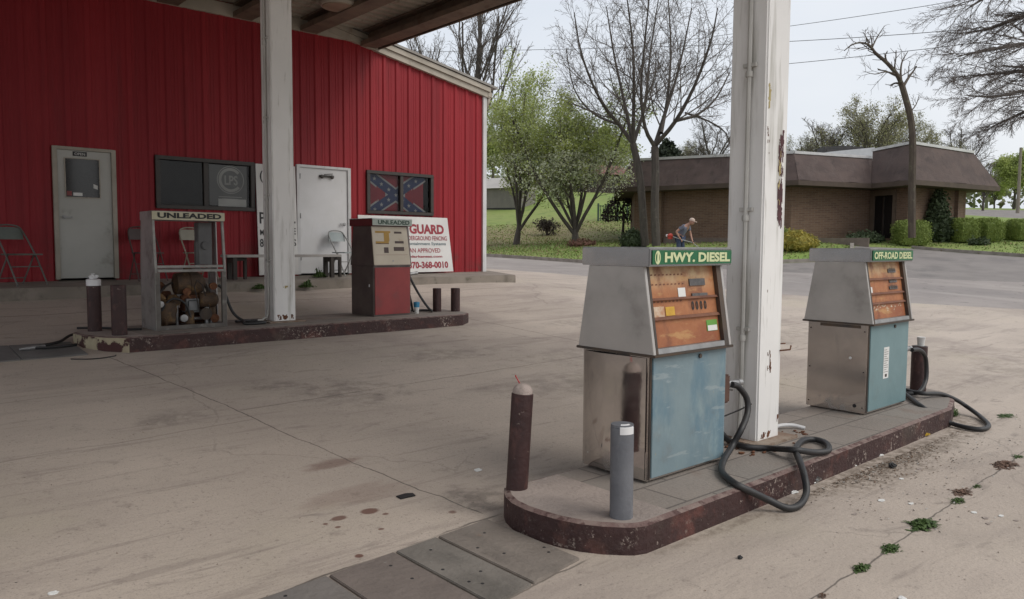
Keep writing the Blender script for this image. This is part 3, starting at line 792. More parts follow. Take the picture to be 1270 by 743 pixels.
def column(x0, x1, y0, y1, zb, label, near):
    c = MB().box(x0, x1, y0, y1, zb, 5.55).build('column', m_col, cn, bevel=.012, segs=3); c['label'] = label
    MB().box(x0 - .1, x1 + .1, y0 - .1, y1 + .1, zb - .02, zb + .018).build('base_plate', M('rusty_base_plate', (.2, .13, .09), (.3, .25, .2), scale=8, rough=.9, bump=.4), c, bevel=.004)
    MB().box(x0 - .05, x1 + .05, y0 - .05, y1 + .05, 5.38, 5.5).build('cap_plate', m_beam, c)
    q = MB(); xx = x0 - .024; yy = (y0 + y1) / 2 - .02
    q.tube(hose([(xx - .16, yy - .03, zb + .03), (xx - .07, yy - .01, zb + .05), (xx, yy, zb + .22), (xx, yy, 1.5 + zb), (xx, yy, 5.5)], 0, 8), .017, 8)
    for z in (.75, 1.6, 2.6, 3.6, 4.6): q.lathe([(.024, -.02), (.026, 0), (.024, .02)], (xx, yy, zb + z), 10).box(xx - .004, xx + .024, yy - .05, yy + .05, zb + z + .05, zb + z + .075)
    q.build('conduit', M('white_conduit', (.5, .49, .46), (.4, .39, .36), scale=3, rough=.5), c, smooth=True)
    def patch(mat, *a, **k):
        r = MB(); flakes(r, *a, **k)
        if r.f: r.build('bare_patch', mat, c)
    X_, Z_ = (1, 0, 0), (0, 0, 1)
    if near:
        patch(m_expo, (x1 - .125, y0, 1.66), X_, Z_, .085, .42, 3.1, .28, cell=.006, aniso=(55, 13)); patch(m_expo, (x1 - .125, y0, 2.02), X_, Z_, .085, .40, 8.4, .28, cell=.006, aniso=(55, 13))
        patch(m_ylw, (x1 - .13, y0 - .0012, 1.75), X_, Z_, .07, .6, 12.2, .56, cell=.006, aniso=(50, 16)); patch(m_ylw, (x1 - .28, y0, 2.45), X_, Z_, .05, .35, 6.2, .47, cell=.006, aniso=(40, 12))
        patch(m_rust, (x1 - .20, y0, .62), X_, Z_, .075, .22, 5.7, .44, cell=.006, aniso=(40, 12)); patch(m_rust, (x1 - .25, y0, 1.2), X_, Z_, .06, .07, 9.1, .5, cell=.006); patch(m_rust, (x1 - .28, y0, 2.05), X_, Z_, .045, .4, 7.7, .5, cell=.006, aniso=(40, 8))
        patch(m_rust, (x1 - .04, y0, .18), X_, Z_, .035, .5, 2.7, .5, cell=.006); patch(m_rust, (x0 + .01, y0, .17), X_, Z_, .28, .07, 4.9, .5, cell=.006)
    else:
        patch(m_ylw, (x0 + .06, y0, zb + .42), X_, Z_, .2, .07, 4.4, .45); patch(m_rust, (x0 + .02, y0, zb + .02), X_, Z_, .28, .09, 1.4, .46)
    if near:
        MB().tube([(x1 - .02, y0 - .0, .8), (x1 + .02, y0 - .06, .81), (x1 + .03, y0 - .06, .84)], .006, 6).tube([(x1 - .01, y0 - .0, .85), (x1 + .035, y0 - .012, .85)], .005, 6).build('hook', m_rust, c)
    return c


ZI = .155; ZL = .53
column(4.90, 5.20, 2.905, 3.19, ZI, 'white steel column with maroon and yellow bare patches', True)
column(4.35, 4.65, 9.6, 9.9, ZL, 'dull white steel column with a conduit up its left side', False)

# ------------------------------------------------------------------ pump islands


def paver_extra(t, co, col):
    br = t.new('ShaderNodeTexBrick'); t.l.new(t.scaled(co, (1, 1, 1)), br.inputs['Vector'])
    br.inputs['Scale'].default_value = 1.0; br.inputs['Mortar Size'].default_value = .008; br.inputs['Brick Width'].default_value = .62; br.inputs['Row Height'].default_value = .31; br.offset = .37
    br.inputs['Color1'].default_value = (.26, .22, .19, 1); br.inputs['Color2'].default_value = (.2, .18, .16, 1); br.inputs['Mortar'].default_value = (.06, .05, .045, 1)
    col2 = t.mix(.62, col, br.outputs['Color'])
    return t.mix(t.rng(t.noise(co, 3, 5), .55, .7, 0, .5), col2, (.2, .14, .11))


m_pav = M('worn_paving', (.30, .26, .225), (.24, .21, .185), scale=5, rough=.85, bump=.3, bscale=40, extra=paver_extra)
m_tip = M('cream_maroon_tip', (.42, .37, .25), (.34, .29, .2), scale=6, rough=.8, bump=.4, layers=[dict(color=(.06, .022, .02), scale=3.1, lo=.5, hi=.54, detail=9, nrough=.65)])


def island(name, label, outline, z0, z1, tipx):
    t = thing(name, label, 'pump island', (0, 0, 0))
    n = len(outline); C = Vector((sum(p[0] for p in outline) / n, sum(p[1] for p in outline) / n))
    # inner line offset
    inn = []
    for i in range(n):
        p0, p1, p2 = Vector(outline[i - 1]), Vector(outline[i]), Vector(outline[(i + 1) % n])
        d1, d2 = (p1 - p0).normalized(), (p2 - p1).normalized(); nn = (Vector((-d1.y, d1.x)) + Vector((-d2.y, d2.x))).normalized(); inn.append(p1 + nn * .035)
    b = MB()
    for i in range(n):
        a, c = outline[i], outline[(i + 1) % n]
        b.cur = 2 if (len(tipx) > 1 and max(a[0], c[0]) < tipx[1]) else 0
        b.quad((a[0], a[1], z0), (c[0], c[1], z0), (c[0], c[1], z1 - .012), (a[0], a[1], z1 - .012))
        b.cur = 1; a2, c2 = inn[i], inn[(i + 1) % n]
        b.quad((a[0], a[1], z1 - .012), (c[0], c[1], z1 - .012), (c2.x, c2.y, z1), (a2.x, a2.y, z1))
    b.build('kerb_face', [m_maroon, m_rim, m_tip], t)
    top = MB(); L = [(p.x, p.y) for p in inn]
    # cut at tipx[0]: concrete tip, paved rest
    def clip(P, s, xx):
        Q = []
        for p, q in zip(P, P[1:] + P[:1]):
            ip, iq = s * (p[0] - xx) >= 0, s * (q[0] - xx) >= 0
            if ip: Q.append(p)
            if ip != iq: tt = (xx - p[0]) / (q[0] - p[0]); Q.append((xx, p[1] + (q[1] - p[1]) * tt))
        return Q
    top.cur = 0; top.quad(*[(p[0], p[1], z1) for p in clip(L, -1, tipx[0])]); top.cur = 1; top.quad(*[(p[0], p[1], z1) for p in clip(L, 1, tipx[0])])
    top.build('top_paving', [m_conc, m_pav], t)
    return t


tipR = [(2.98 + .14 * (1 - abs(u) ** 2.4) * -1 - .03 * (u + 1) , 2.875 + u * .455) for u in [1, .96, .85, .7, .5, .25, 0, -.25, -.5, -.7, -.85, -.95]]
tipR = [(2.90 - .2 * (1 - abs(u) ** 2.6) + .10 * (1 - u) / 2, 2.875 + u * .46) for u in [1, .97, .88, .72, .5, .25, 0, -.25, -.5, -.72, -.88, -.97]]
outR = tipR + [(3.05, 2.405), (4.2, 2.41), (5.5, 2.43), (6.6, 2.45), (7.32, 2.46), (7.8, 2.6), (8.15, 2.82), (8.25, 3.1), (8.1, 3.34)]
island('pump_island', 'diesel pump island with flaking maroon kerb and rounded near end', outR, -.12, ZI, (3.3,))
outL = [(2.5, 10.35), (2.2, 10.2), (2.08, 9.95), (2.1, 9.6), (2.25, 9.25), (2.44, 9.07), (3, 9.06), (4.5, 9.06), (6, 9.06), (7.05, 9.07), (7.3, 9.25), (7.42, 9.6), (7.4, 10.1), (7.1, 10.35)]
island('pump_island', 'unleaded pump island with maroon kerb and cream chipped left end', outL, .2, ZL, (2.62, 2.5))

# flush cover slabs beside the islands
for (x0, x1, c1, lab) in ((2.37, 2.74, (.25, .215, .185), 'brownish cover slab touching the rounded island end'), (2.09, 2.36, (.222, .2, .175), 'pale grey cover slab with small dark bolt holes'), (1.70, 2.08, (.2, .165, .145), 'dark brown cover slab left of the pale grey slab'), (1.2, 1.69, (.2, .18, .165), 'grimy grey cover slab cut by the lower picture edge')):
    y0, y1 = 2.43, 3.31
    e = .13 * 1 if False else 0
    mt = M('slab_%d' % len(MATS), c1, tuple(v * .78 for v in c1), scale=3, rough=.85, bump=.4, bscale=30, layers=[dict(color=tuple(v * .5 for v in c1), scale=2.6, lo=.52, hi=.7, stretch=(1.5, .5, 1), amt=.7), dict(color=(.3, .17, .11), scale=2.2, lo=.66, hi=.76, amt=.6), dict(color=(.32, .3, .28), scale=18, lo=.66, hi=.74, amt=.6)])
    ylo = lambda x: 2.575 + (x - 2.77) * .15; yhi = lambda x: 3.30 + (x - 2.84) * .088; qd = [(x0, ylo(x0)), (x1 - .006, ylo(x1)), (x1 - .006, yhi(x1)), (x0, yhi(x0))]
    sl = MB().hexa(qd, -.02, qd, .012).build('cover_slab', mt, bevel=.004); tag(sl, lab, 'cover slab', 'flush cover slabs in the lot')
    h = MB()
    rr = random.Random(int(x0 * 100))
    for i in range(5): h.lathe([(.009, .0122), (.008, .0132)], (rr.uniform(x0 + .04, x1 - .05), rr.choice([rr.uniform(y0 + .14, y0 + .35), rr.uniform(y0 + .14, y1 - .16)]), 0), 8)
    h.build('bolt_hole', m_ink, sl)
for (x0, x1, lab) in ((1.45, 2.05, 'grey cover slab touching the cream end of the far island'), (.3, 1.44, 'long grey cover slab at the left picture edge')):
    q = MB(); ya, yb_ = 9.15, 9.95
    q.hexa([(x0, ya), (x1, ya), (x1, yb_), (x0, yb_)], .3, [(x0, ya), (x1, ya), (x1, yb_), (x0, yb_)], .5)
    for i in range(4, 8): v = q.v[i]; q.v[i] = (v[0], v[1], gz(v[0], v[1]) + .014)
    tag(q.build('cover_slab', M('slab_far', (.16, .155, .15), (.12, .115, .11), scale=3, rough=.85)), lab, 'cover slab', 'flush cover slabs in the lot')

# ------------------------------------------------------------------ bollards
m_cap = M('reflective_white', (.75, .75, .76), (.7, .7, .7), scale=5, rough=.3)
m_bgrey = M('grey_bollard_paint', (.15, .155, .17), (.115, .12, .135), scale=6, rough=.6, bump=.2, layers=[dict(color=(.22, .22, .23), scale=9, lo=.55, hi=.7, stretch=(1, 1, .5), amt=.7)])
m_fill = M('concrete_fill', (.4, .33, .3), (.3, .25, .22), scale=14, rough=.9, bump=.4)


def bollard(loc, h, r, label, mat, kind, lean=(0, 0)):
    t = thing('bollard', label, 'bollard', loc, 0, 'bollards on the pump islands'); t.rotation_euler = (lean[0], lean[1], 0)
    prof = [(r, -.03), (r, h - .004), (r - .004, h)]
    MB().lathe(prof, (0, 0, 0), 24).build('pipe', mat, t, smooth=True)
    if kind == 'dome':
        MB().lathe([(r * .93, h), (r * .9, h + .02), (r * .7, h + .042), (r * .35, h + .055), (.002, h + .058)], (0, 0, 0), 20).build('concrete_dome', m_fill, t, smooth=True)
        MB().tube([(-.005, .01, h + .04), (-.03, .03, h + .09), (-.036, .03, h + .1)], .004, 6).build('red_stick', M('red_plastic', (.4, .05, .05), rough=.5), t)
    if kind == 'white':
        MB().lathe([(r + .003, h - .05), (r + .004, h + .02), (r * .8, h + .03)], (0, 0, 0), 20).build('white_cap', m_cap, t, smooth=True)
        MB().ball((-.015, 0, h + .05), .035, 1, .8, .8, 10, .6).ball((.03, .01, h + .055), .028, 1, 1, .8, 10, .6).ball((.0, .02, h + .085), .02, 1.5, 1, .5, 8, .6).build('crumpled_top', m_cap, t, smooth=True)
    if kind == 'refl':
        MB().lathe([(r * .985, h + .001), (r * .97, h + .012), (.003, h + .014)], (0, 0, 0), 20).build('lid', mat, t, smooth=True)
        q = MB(); n = 8      # curved reflector wrapped round the pipe top
        for i in range(n):
            a, c = R(-150 + 75 * i / n), R(-150 + 75 * (i + 1) / n)
            for (ra, za, rb_, zb) in ((r + .003, h - .032, r + .003, h + .004), (r + .003, h + .004, r * .6, h + .017)):
                q.quad((ra * math.cos(a), ra * math.sin(a), za), (ra * math.cos(c), ra * math.sin(c), za), (rb_ * math.cos(c), rb_ * math.sin(c), zb), (rb_ * math.cos(a), rb_ * math.sin(a), zb))
        q.build('reflector', m_cap, t, smooth=True)
    if kind == 'open':
        MB().lathe([(r * .8, h + .0005), (r * .7, h + .001)], (0, 0, 0), 16).build('black_mouth', m_ink, t)  # flat black disc stands in for the open pipe mouth
    return t


bollard((2.935, 3.265, ZI), .555, .063, 'maroon bollard with a concrete dome and thin red stick', m_bollard, 'dome', (R(1.9), R(2.3)))
bollard((3.03, 2.56, ZI), .475, .060, 'grey bollard with a white reflector at its lip', m_bgrey, 'refl', (0, R(-.4)))
bollard((8.0, 3.0, ZI), .44, .072, 'maroon bollard behind the off-road diesel hose', m_bollard, 'open')
bollard((2.31, 9.95, ZL), .58, .075, 'dark bollard topped with crumpled white wrapping', m_bollard, 'white')
bollard((2.42, 9.36, ZL), .56, .08, 'dark uncapped bollard beside the one with white wrapping', m_bollard, 'open')
bollard((7.05, 9.72, ZL), .36, .066, 'short maroon bollard nearest the red pump', m_bollard, 'open')
bollard((7.30, 9.58, ZL), .36, .072, 'short maroon bollard at the right tip of the unleaded island', m_bollard, 'open')
# white cup on the far diesel bollard
MBc = MB().lathe([(.03, 0), (.038, .085), (.04, .087)], (0, 0, 0), 16)
tag(MBc.build('paper_cup', m_paper, smooth=True, loc=(8.0, 2.99, ZI + .442)), 'small white cup standing on the maroon bollard by the off-road pump', 'cup')
q = thing('drink_cup', 'blue and white cup on the island beside the red pump', 'cup', (6.60, 9.62, ZL))
MB().lathe([(.032, 0), (.042, .13), (.043, .132)], (0, 0, 0), 18).build('body', m_paper, q, smooth=True); MB().lathe([(.0428, .095), (.0455, .15), (.046, .17), (.03, .175)], (0, 0, 0), 18).build('lid', M('cup_blue', (.05, .25, .42), (.04, .2, .35), rough=.4), q, smooth=True)

# ------------------------------------------------------------------ fuel pumps
m_stain = M('stainless_body', (.62, .59, .57), (.54, .51, .49), scale=3, rough=.05, rough2=.09, metal=.97, layers=[
    dict(color=(.40, .36, .34), scale=2.4, lo=.52, hi=.74, amt=.35, rough=.35, metal=.8), dict(color=(.16, .13, .11), scale=6, lo=.52, hi=.7, amt=.7, zr=(.2, .0, 0, 1), rough=.7, metal=.2), dict(color=(.45, .42, .4), scale=14, lo=.6, hi=.72, stretch=(1, 1, .2), amt=.3, rough=.3)], bump=.05, bscale=3)
m_stainh = M('stainless_head', (.5, .475, .45), (.43, .41, .39), scale=3, rough=.42, rough2=.52, metal=.7, bump=.12, bscale=9, layers=[dict(color=(.24, .22, .2), scale=3, lo=.55, hi=.75, amt=.6), dict(color=(.45, .43, .4), scale=7, lo=.6, hi=.75, stretch=(1, 1, .3), amt=.4)])
m_bandst = M('polished_band', (.36, .36, .37), (.3, .3, .31), scale=3, rough=.12, rough2=.25, metal=.95, bump=.08, bscale=4)
m_blue = M('blue_door_paint', (.2, .268, .29), (.165, .228, .255), scale=3, rough=.5, rough2=.65, layers=[
    dict(color=(.105, .19, .245), scale=3.2, lo=.5, hi=.66, stretch=(1.3, 1.3, .5), amt=.8, detail=8), dict(color=(.26, .34, .35), scale=4, lo=.56, hi=.7, stretch=(1.2, 1, .6), amt=.6), dict(color=(.16, .1, .065), scale=6, lo=.6, hi=.72, amt=.6, zr=(.12, .0, .25, 1)), dict(color=(.3, .27, .2), scale=26, lo=.66, hi=.71, amt=.7), dict(color=(.38, .42, .42), scale=5, lo=.6, hi=.64, stretch=(.5, 1, 3), amt=.35, detail=9)], bump=.35, bscale=5)
m_blue2 = M('pale_blue_door_paint', (.165, .255, .27), (.135, .22, .235), scale=2.5, rough=.5, bump=.3, bscale=4, layers=[dict(color=(.16, .26, .28), scale=4, lo=.55, hi=.7, amt=.5), dict(color=(.14, .1, .07), scale=6, lo=.58, hi=.72, amt=.5, zr=(.1, .0, .2, 1))])
m_dial = M('rusty_dial', (.42, .175, .07), (.3, .105, .04), scale=4, rough=.6, bump=.25, bscale=20, layers=[
    dict(color=(.56, .43, .25), scale=3, lo=.4, hi=.6, amt=.9, zr=(1.1, 1.25, 0, 1)), dict(color=(.24, .07, .03), scale=3, lo=.35, hi=.6, amt=.8, zr=(1.0, .84, 0, 1)), dict(color=(.17, .06, .03), scale=6, lo=.5, hi=.68, stretch=(1, 1, .5), amt=.8), dict(color=(.5, .3, .12), scale=9, lo=.55, hi=.7, stretch=(.6, 1, 2), amt=.6)])
m_dialshelf = M('rusty_shelf', (.13, .05, .03), (.2, .085, .045), scale=9, rough=.75)
m_counter = M('counter_window', (.05, .045, .045), (.1, .09, .085), scale=30, rough=.3)
m_gsign = M('green_sign', (.012, .13, .05), (.01, .11, .04), scale=3, rough=.35); m_glet = M('sign_cream_letter', (.62, .66, .38), (.55, .6, .34), scale=9, rough=.5)
m_usign = M('cream_sign', (.55, .52, .38), (.47, .44, .31), scale=4, rough=.5, layers=[dict(color=(.3, .26, .18), scale=6, lo=.6, hi=.72, amt=.5)])
m_usign2 = M('pale_green_sign', (.42, .47, .42), (.35, .4, .36), scale=4, rough=.5)
m_edge = M('dark_edge_metal', (.07, .06, .055), (.12, .085, .06), scale=7, rough=.5, metal=.5)


def head_shape(w, d, z0, z1, tz, o0, i1):
    """front y at height z: leans back going up"""
    return lambda z: -d / 2 - o0 + (i1 + o0) * (z - z0) / (z1 - z0)


def diesel_pump(loc, w, label, signtxt, signfrac, second, doormat):
    t = thing('fuel_pump', label, 'fuel pump', loc); d = .53; zb, zh, zt = .765, 1.28, 1.385
    fy_ = lambda z: -d / 2 - .035 + .085 * (z - zb) / (zh - zb)
    # lower body
    bo = MB().box(-w / 2, w / 2, -d / 2 + .004, d / 2 - .004, .012, zb - .004).build('body', m_stain, t, bevel=.006)
    MB().box(-w / 2 + .03, w / 2 - .03, -d / 2 + .03, d / 2 - .03, 0, .012).build('plinth_or_dark_gap', m_edge, t)
    dr = MB().box(-w / 2 + .028, w / 2 - .012, -d / 2 - .008, -d / 2 + .003, .03, zb - .016).build('door', doormat, t, bevel=.003)
    MB().box(-w / 2 + .03, w / 2 - .012, d / 2 - .003, d / 2 + .008, .03, zb - .016).build('door', doormat, t, bevel=.003)
    MB().lathe([(.014, 0), (.014, .008), (.01, .011)], (.09, -d / 2 - .018, zb - .045), 12, 'y').build('lock', m_edge, dr)
    sc = MB()
    for zz_s in (.06, .36, .70):
        for yy_s in (-d / 2 + .03, d / 2 - .03): sc.lathe([(.006, 0), (.006, .002), (.003, .004)], (-w / 2 - .003, yy_s, zz_s), 8, 'x')
    sc.build('screws', m_edge, bo)
    for xx_s in (-w / 2 + .012,):
        MB().box(xx_s, xx_s + .010, -d / 2 - .002, -d / 2 + .006, .02, zb - .01).build('corner_seam', m_edge, bo)
    # head: tapered wedge, closed
    e = .022
    for s in (-1, 1):
        hd = MB()
        x0, x1 = (s * (w / 2 + .006), s * (w / 2 - e)); x0, x1 = min(x0, x1), max(x0, x1)
        hd.hexa([(x0, fy_(zb)), (x1, fy_(zb)), (x1, -fy_(zb)), (x0, -fy_(zb))], zb, [(x0, fy_(zh)), (x1, fy_(zh)), (x1, -fy_(zh)), (x0, -fy_(zh))], zh)
        hd.build('side_panel', m_stainh, t, bevel=.003)
    lipb = MB().box(-w / 2 - .012, w / 2 + .012, fy_(zb) - .012, -fy_(zb) + .012, zb - .012, zb + .004); lipb.build('skirt', m_edge, t, bevel=.003)
    for s in (1, -1):
        # front frame of the dial opening and the recessed dial
        g = lambda z, o=0: s * (fy_(z) + o)
        x0, x1 = -w / 2 + e + .001, w / 2 - e - .001
        z0, z1 = zb + .005, zh - .001
        for xa, xb_ in ((x0, x0 + .02), (x1 - .045, x1)):
            fr = MB(); fr.hexa([(xa, g(z0)), (xb_, g(z0)), (xb_, g(z0, .06)), (xa, g(z0, .06))], z0, [(xa, g(z1)), (xb_, g(z1)), (xb_, g(z1, .06)), (xa, g(z1, .06))], z1); fr.build('dial_stile', m_edge, t)
        lo = MB(); lo.hexa([(x0 + .02, g(z0)), (x1 - .046, g(z0)), (x1 - .046, g(z0, .05)), (x0 + .02, g(z0, .05))], z0, [(x0 + .02, g(z0 + .03)), (x1 - .046, g(z0 + .03)), (x1 - .046, g(z0 + .03, .05)), (x0 + .02, g(z0 + .03, .05))], z0 + .03)
        lo.build('bottom_rail', m_steel, t)
        di = MB(); za, zc = z0 + .031, z1; xa, xb_ = x0 + .021, x1 - .047
        di.hexa([(xa, g(za, .028)), (xb_, g(za, .028)), (xb_, g(za, .05)), (xa, g(za, .05))], za, [(xa, g(zc, .028)), (xb_, g(zc, .028)), (xb_, g(zc, .05)), (xa, g(zc, .05))], zc)
        dial = di.build('dial', m_dial, t)
        H = zc - za; Wd = xb_ - xa
        zz_ = lambda f: za + H * f; xx_ = lambda f: xa + Wd * f
        if s == -1: continue
        sh = MB()
        for f, hh in ((.34, .016), (.58, .012)) if not second else ((.26, .014), (.43, .014), (.68, .016)):
            sh.hexa([(xa, g(zz_(f), .008)), (xb_, g(zz_(f), .008)), (xb_, g(zz_(f), .03)), (xa, g(zz_(f), .03))], zz_(f), [(xa, g(zz_(f) + hh, .018)), (xb_, g(zz_(f) + hh, .018)), (xb_, g(zz_(f) + hh, .03)), (xa, g(zz_(f) + hh, .03))], zz_(f) + hh)
        sh.build('shelf', m_dialshelf, dial)
        ct = MB()
        rects = ((.60, .84, .74, .83), (.62, .86, .59, .64)) if not second else ((.62, .84, .80, .86), (.62, .84, .62, .665), (.6, .84, .5, .555))
        for a, c, f0, f1 in rects:
            ct.hexa([(xx_(a), g(zz_(f0), .02)), (xx_(c), g(zz_(f0), .02)), (xx_(c), g(zz_(f0), .03)), (xx_(a), g(zz_(f0), .03))], zz_(f0), [(xx_(a), g(zz_(f1), .02)), (xx_(c), g(zz_(f1), .02)), (xx_(c), g(zz_(f1), .03)), (xx_(a), g(zz_(f1), .03))], zz_(f1))
        ct.build('counter', m_counter, dial)
        nz = Vector((0, -1, .0)); slope = Vector((0, (fy_(zh) - fy_(zb)), zh - zb)).normalized()
        P = lambda fx, fz, o=.0265: (xx_(fx), g(zz_(fz), o), zz_(fz))
        if not second:
            dg = MB()
            for k in range(4): letter(dg, 'I8I0'[k] if False else '0', P(.60 + k * .065, .425), (1, 0, 0), slope, .026, .055, .03)
            dg.build('digits', m_ink, dial)
            st = MB()
            for f0 in (.88, .76, .545):
                for k in range(9 if f0 != .545 else 8): st.quad(P(.05 + k * .055, f0), P(.05 + k * .055 + .03, f0 + .005), P(.05 + k * .055 + .028, f0 + .022), P(.05 + k * .055 + .004, f0 + .02))
            st.build('rust_ticks', m_dialshelf, dial)
            tag_ = lambda nm, a, c, f0, f1, m: MB().quad(P(a, f0, .025), P(c, f0, .025), P(c, f1, .025), P(a, f1, .025)).build(nm, m, dial)
            tag_('price_label', .42, .53, .60, .72, m_paper)
            tag_('paper_sticker', .03, .19, .365, .50, M('sticker_cream', (.6, .5, .38), (.42, .2, .1), scale=20, rough=.7))
            tag_('yellow_sticker', .21, .34, .38, .49, M('sticker_yellow', (.6, .36, .04), (.5, .28, .03), scale=20, rough=.6))
            gs = tag_('inspection_sticker', .80, .97, .135, .28, M('sticker_green', (.13, .33, .05), (.1, .27, .04), rough=.5))
            MB().quad(P(.81, .14, .023), P(.96, .14, .023), P(.96, .21, .023), P(.81, .21, .023)).build('white_field', m_paper, gs)
        else:
            dg = MB()
            for f0 in (.81, .63, .505):
                for k in range(3): letter(dg, '0', P(.64 + k * .065, f0 + .006, .0195), (1, 0, 0), slope, .035, .035, .02)
            dg.build('digits', m_edge, dial)
            fl_ = MB(); rr = random.Random(5)
            for k in range(26):
                a = rr.uniform(.05, .9); f0 = .18 + rr.gauss(0, .035); fl_.quad(P(a, f0), P(a + rr.uniform(.02, .06), f0 + rr.uniform(-.01, .015)), P(a + rr.uniform(.02, .05), f0 + rr.uniform(.02, .05)))
            fl_.build('peeling_scraps', M('peeling_cream', (.6, .5, .38), (.4, .3, .2), scale=12, rough=.8), dial)
            MB().quad(P(.02, .44, .025), P(.12, .44, .025), P(.12, .56, .025), P(.02, .56, .025)).build('price_label', m_paper, dial)
    # top band with the grade sign
    tx0, tx1, ty = -w / 2 - .018, w / 2 + .035, d / 2 - .0
    cap = MB().box(tx0, tx1, -ty, ty, zh, zt).build('top_band', m_bandst, t, bevel=.004)
    tp = MB().box(tx0 + .004, tx1 - .004, -ty + .004, ty - .004, zt, zt + .008).build('top_cover', m_steel, t)
    for s in (1, -1):
        sx = tx1 - .012; sw = (tx1 - tx0 - .024) * signfrac
        sn = MB().box(sx - sw, sx, *( (-ty - .006, -ty - .0005) if s == 1 else (ty + .0005, ty + .006)), zh + .012, zt - .01).build('grade_sign', m_gsign, t)
        if s == -1: continue
        b = MB(); letter(b, signtxt, (sx - sw + .02 + (.09 if not second else 0), -ty - .0065, zh + .0235), (1, 0, 0), (0, 0, 1), sw - .04 - (.09 if not second else 0), zt - zh - .045, .045 if not second else .035)
        if not second:
            cx, cz = sx - sw + .045, (zt + zh) / 2; N = 18
            for i in range(N):
                a, c = 2 * PI * i / N, 2 * PI * (i + 1) / N
                b.quad(*[(cx + r * .026 * math.cos(q_), -ty - .0082, cz + r * .04 * math.sin(q_)) for r, q_ in ((1, a), (1, c), (.72, c), (.72, a))])
            b.box(cx - .006, cx + .012, -ty - .0085, -ty - .008, cz - .03, cz + .03)
        b.build('lettering', m_glet, sn)
    # nozzle boot on the right side
    bt = MB(); bx = w / 2
    bt.box(bx, bx + .13, -.22, -.11, .36, .55); bt.build('nozzle_boot', M('boot_rust', (.1, .05, .035), (.07, .035, .025), scale=9, rough=.8), t, bevel=.01)
    if not second:
        sc = MB().lathe([(.012, 0), (.012, .006), (.007, .009)], (0, 0, 0), 10); 
    return t, bo


p1, b1 = diesel_pump((3.955, 3.08, ZI), .79, 'stainless fuel pump with blue door and a green highway diesel sign', 'HWY. DIESEL', .985, False, m_blue)
p2, b2 = diesel_pump((6.83, 3.08, ZI), .80, 'stainless fuel pump with pale blue door and the off-road diesel sign', 'OFF-ROAD DIESEL', .97, True, m_blue2)
# vent notch, seals and the notice on the second pump
q = MB(); fb = lambda y: (-.1 * (y + .245) if y < .06 else -.0305 * (1 - ((y - .06) / .185) ** 2)) * 1.0
bz = lambda z: min(1, (z - .02) / .05 + .4)
for i in range(28):
    for j in range(16):
        ys_ = [-.245 + .49 * k_ / 28 for k_ in (i, i + 1)]; zs_ = [.02 + .725 * k_ / 16 for k_ in (j, j + 1)]
        pt = lambda y, z: (-.3965 + fb(y) * bz(z) - .0015, y, z)
        q.quad(pt(ys_[1], zs_[0]), pt(ys_[0], zs_[0]), pt(ys_[0], zs_[1]), pt(ys_[1], zs_[1]))
q.build('bulged_side_sheet', m_stain, p1, smooth=True)
MB().quad((-.3975, -.12, .752), (-.3975, -.02, .752), (-.3975, -.07, .715)).build('bent_tab', m_edge, p1)
nt = MB(); nt.quad((-.11, -.2745, .28), (-.005, -.2745, .28), (-.005, -.2745, .55), (-.11, -.2745, .55)); no = nt.build('door_notice', m_paper, p2)
q = MB()
for k in range(11): q.box(-.1, -.1 + (.08 if k % 3 else .05), -.2752, -.2748, .525 - k * .019, .529 - k * .019)
q.box(-.075, -.035, -.2752, -.2748, .292, .318); q.build('fine_print', m_edge, no)
MB().ball((-.402, -.12, .47), .012, .4, 1, 1, 10).build('lead_seal', m_cap, p2, smooth=True)
MB().lathe([(.016, 0), (.016, .003)], (-.402, -.17, .07), 12, 'x').build('cable_hole', m_ink, p2)
# oval vent with dark edge under the head of the second pump
MB().box(-.4032, -.4008, -.2, .15, .725, .75).build('dark_seam', m_edge, p2)

# nozzles and hoses
def nozzle(parent, base, d):
    base = Vector(base); d = Vector(d).normalized()
    n = MB(); n.tube([base - d * .07, base, base + d * .10, base + d * .16], [.014, .026, .026, .021], 10); n.bar(base - d * .02 + Vector((0, 0, -.03)), base + d * .1 + Vector((0, 0, -.045)), .012, .012); n.tube([base + d * .16, base + d * .2], .024, 10)
    return n.build('nozzle', m_steel, parent, smooth=True)


def ghose(pts, r, name, label, mat=None):
    o = MB().tube(hose(pts, 0, 12), r, 10).build(name, mat or m_black, smooth=True); return tag(o, label, 'hose')


# hose of the near diesel pump: nozzle, down, loop over the kerb, back along the top, small coil
h1 = thing('fuel_hose', 'black hose hanging from the highway diesel pump and looping over the kerb', 'hose', (0, 0, 0))
zt_ = ZI + .022
H1 = [at_y(908, 477, 2.87), at_y(916, 480, 2.86), at_y(926, 494, 2.84), at_y(927, 512, 2.82), at_y(919, 533, 2.78)]
H1 += [at_z(x_, y_, z_) for x_, y_, z_ in ((908, 553, .24), (897, 572, .19), (896, 586, .18), (912, 600, .175), (932, 610, .13), (953, 620, .07), (976, 630, .026), (992, 626, .028), (1000, 611, .07), (998, 592, .14), (992, 572, .19), (987, 558, .20), (995, 547, .185), (1010, 545, .18), (1025, 550, .18), (1027, 559, .18), (1010, 561, .185), (986, 558, .225), (955, 556, .18), (924, 554, .18), (904, 546, .19), (894, 536, .24))]
H1.append(Vector((4.40, 2.93, .36)))
MB().tube(hose(H1, 0, 10), .021, 10).build('hose_line', m_black, h1, smooth=True)
nozzle(h1, (4.47, 2.905, .63), (1, -.02, -.02)); MB().tube([(4.47, 2.93, .40), (4.62, 2.88, .44), (4.745, 2.86, .47)], .006, 6).build('hose_strap', m_black, h1)
h2 = thing('fuel_hose', 'black hose of the off-road diesel pump lying in a long loop past the island', 'hose', (0, 0, 0))
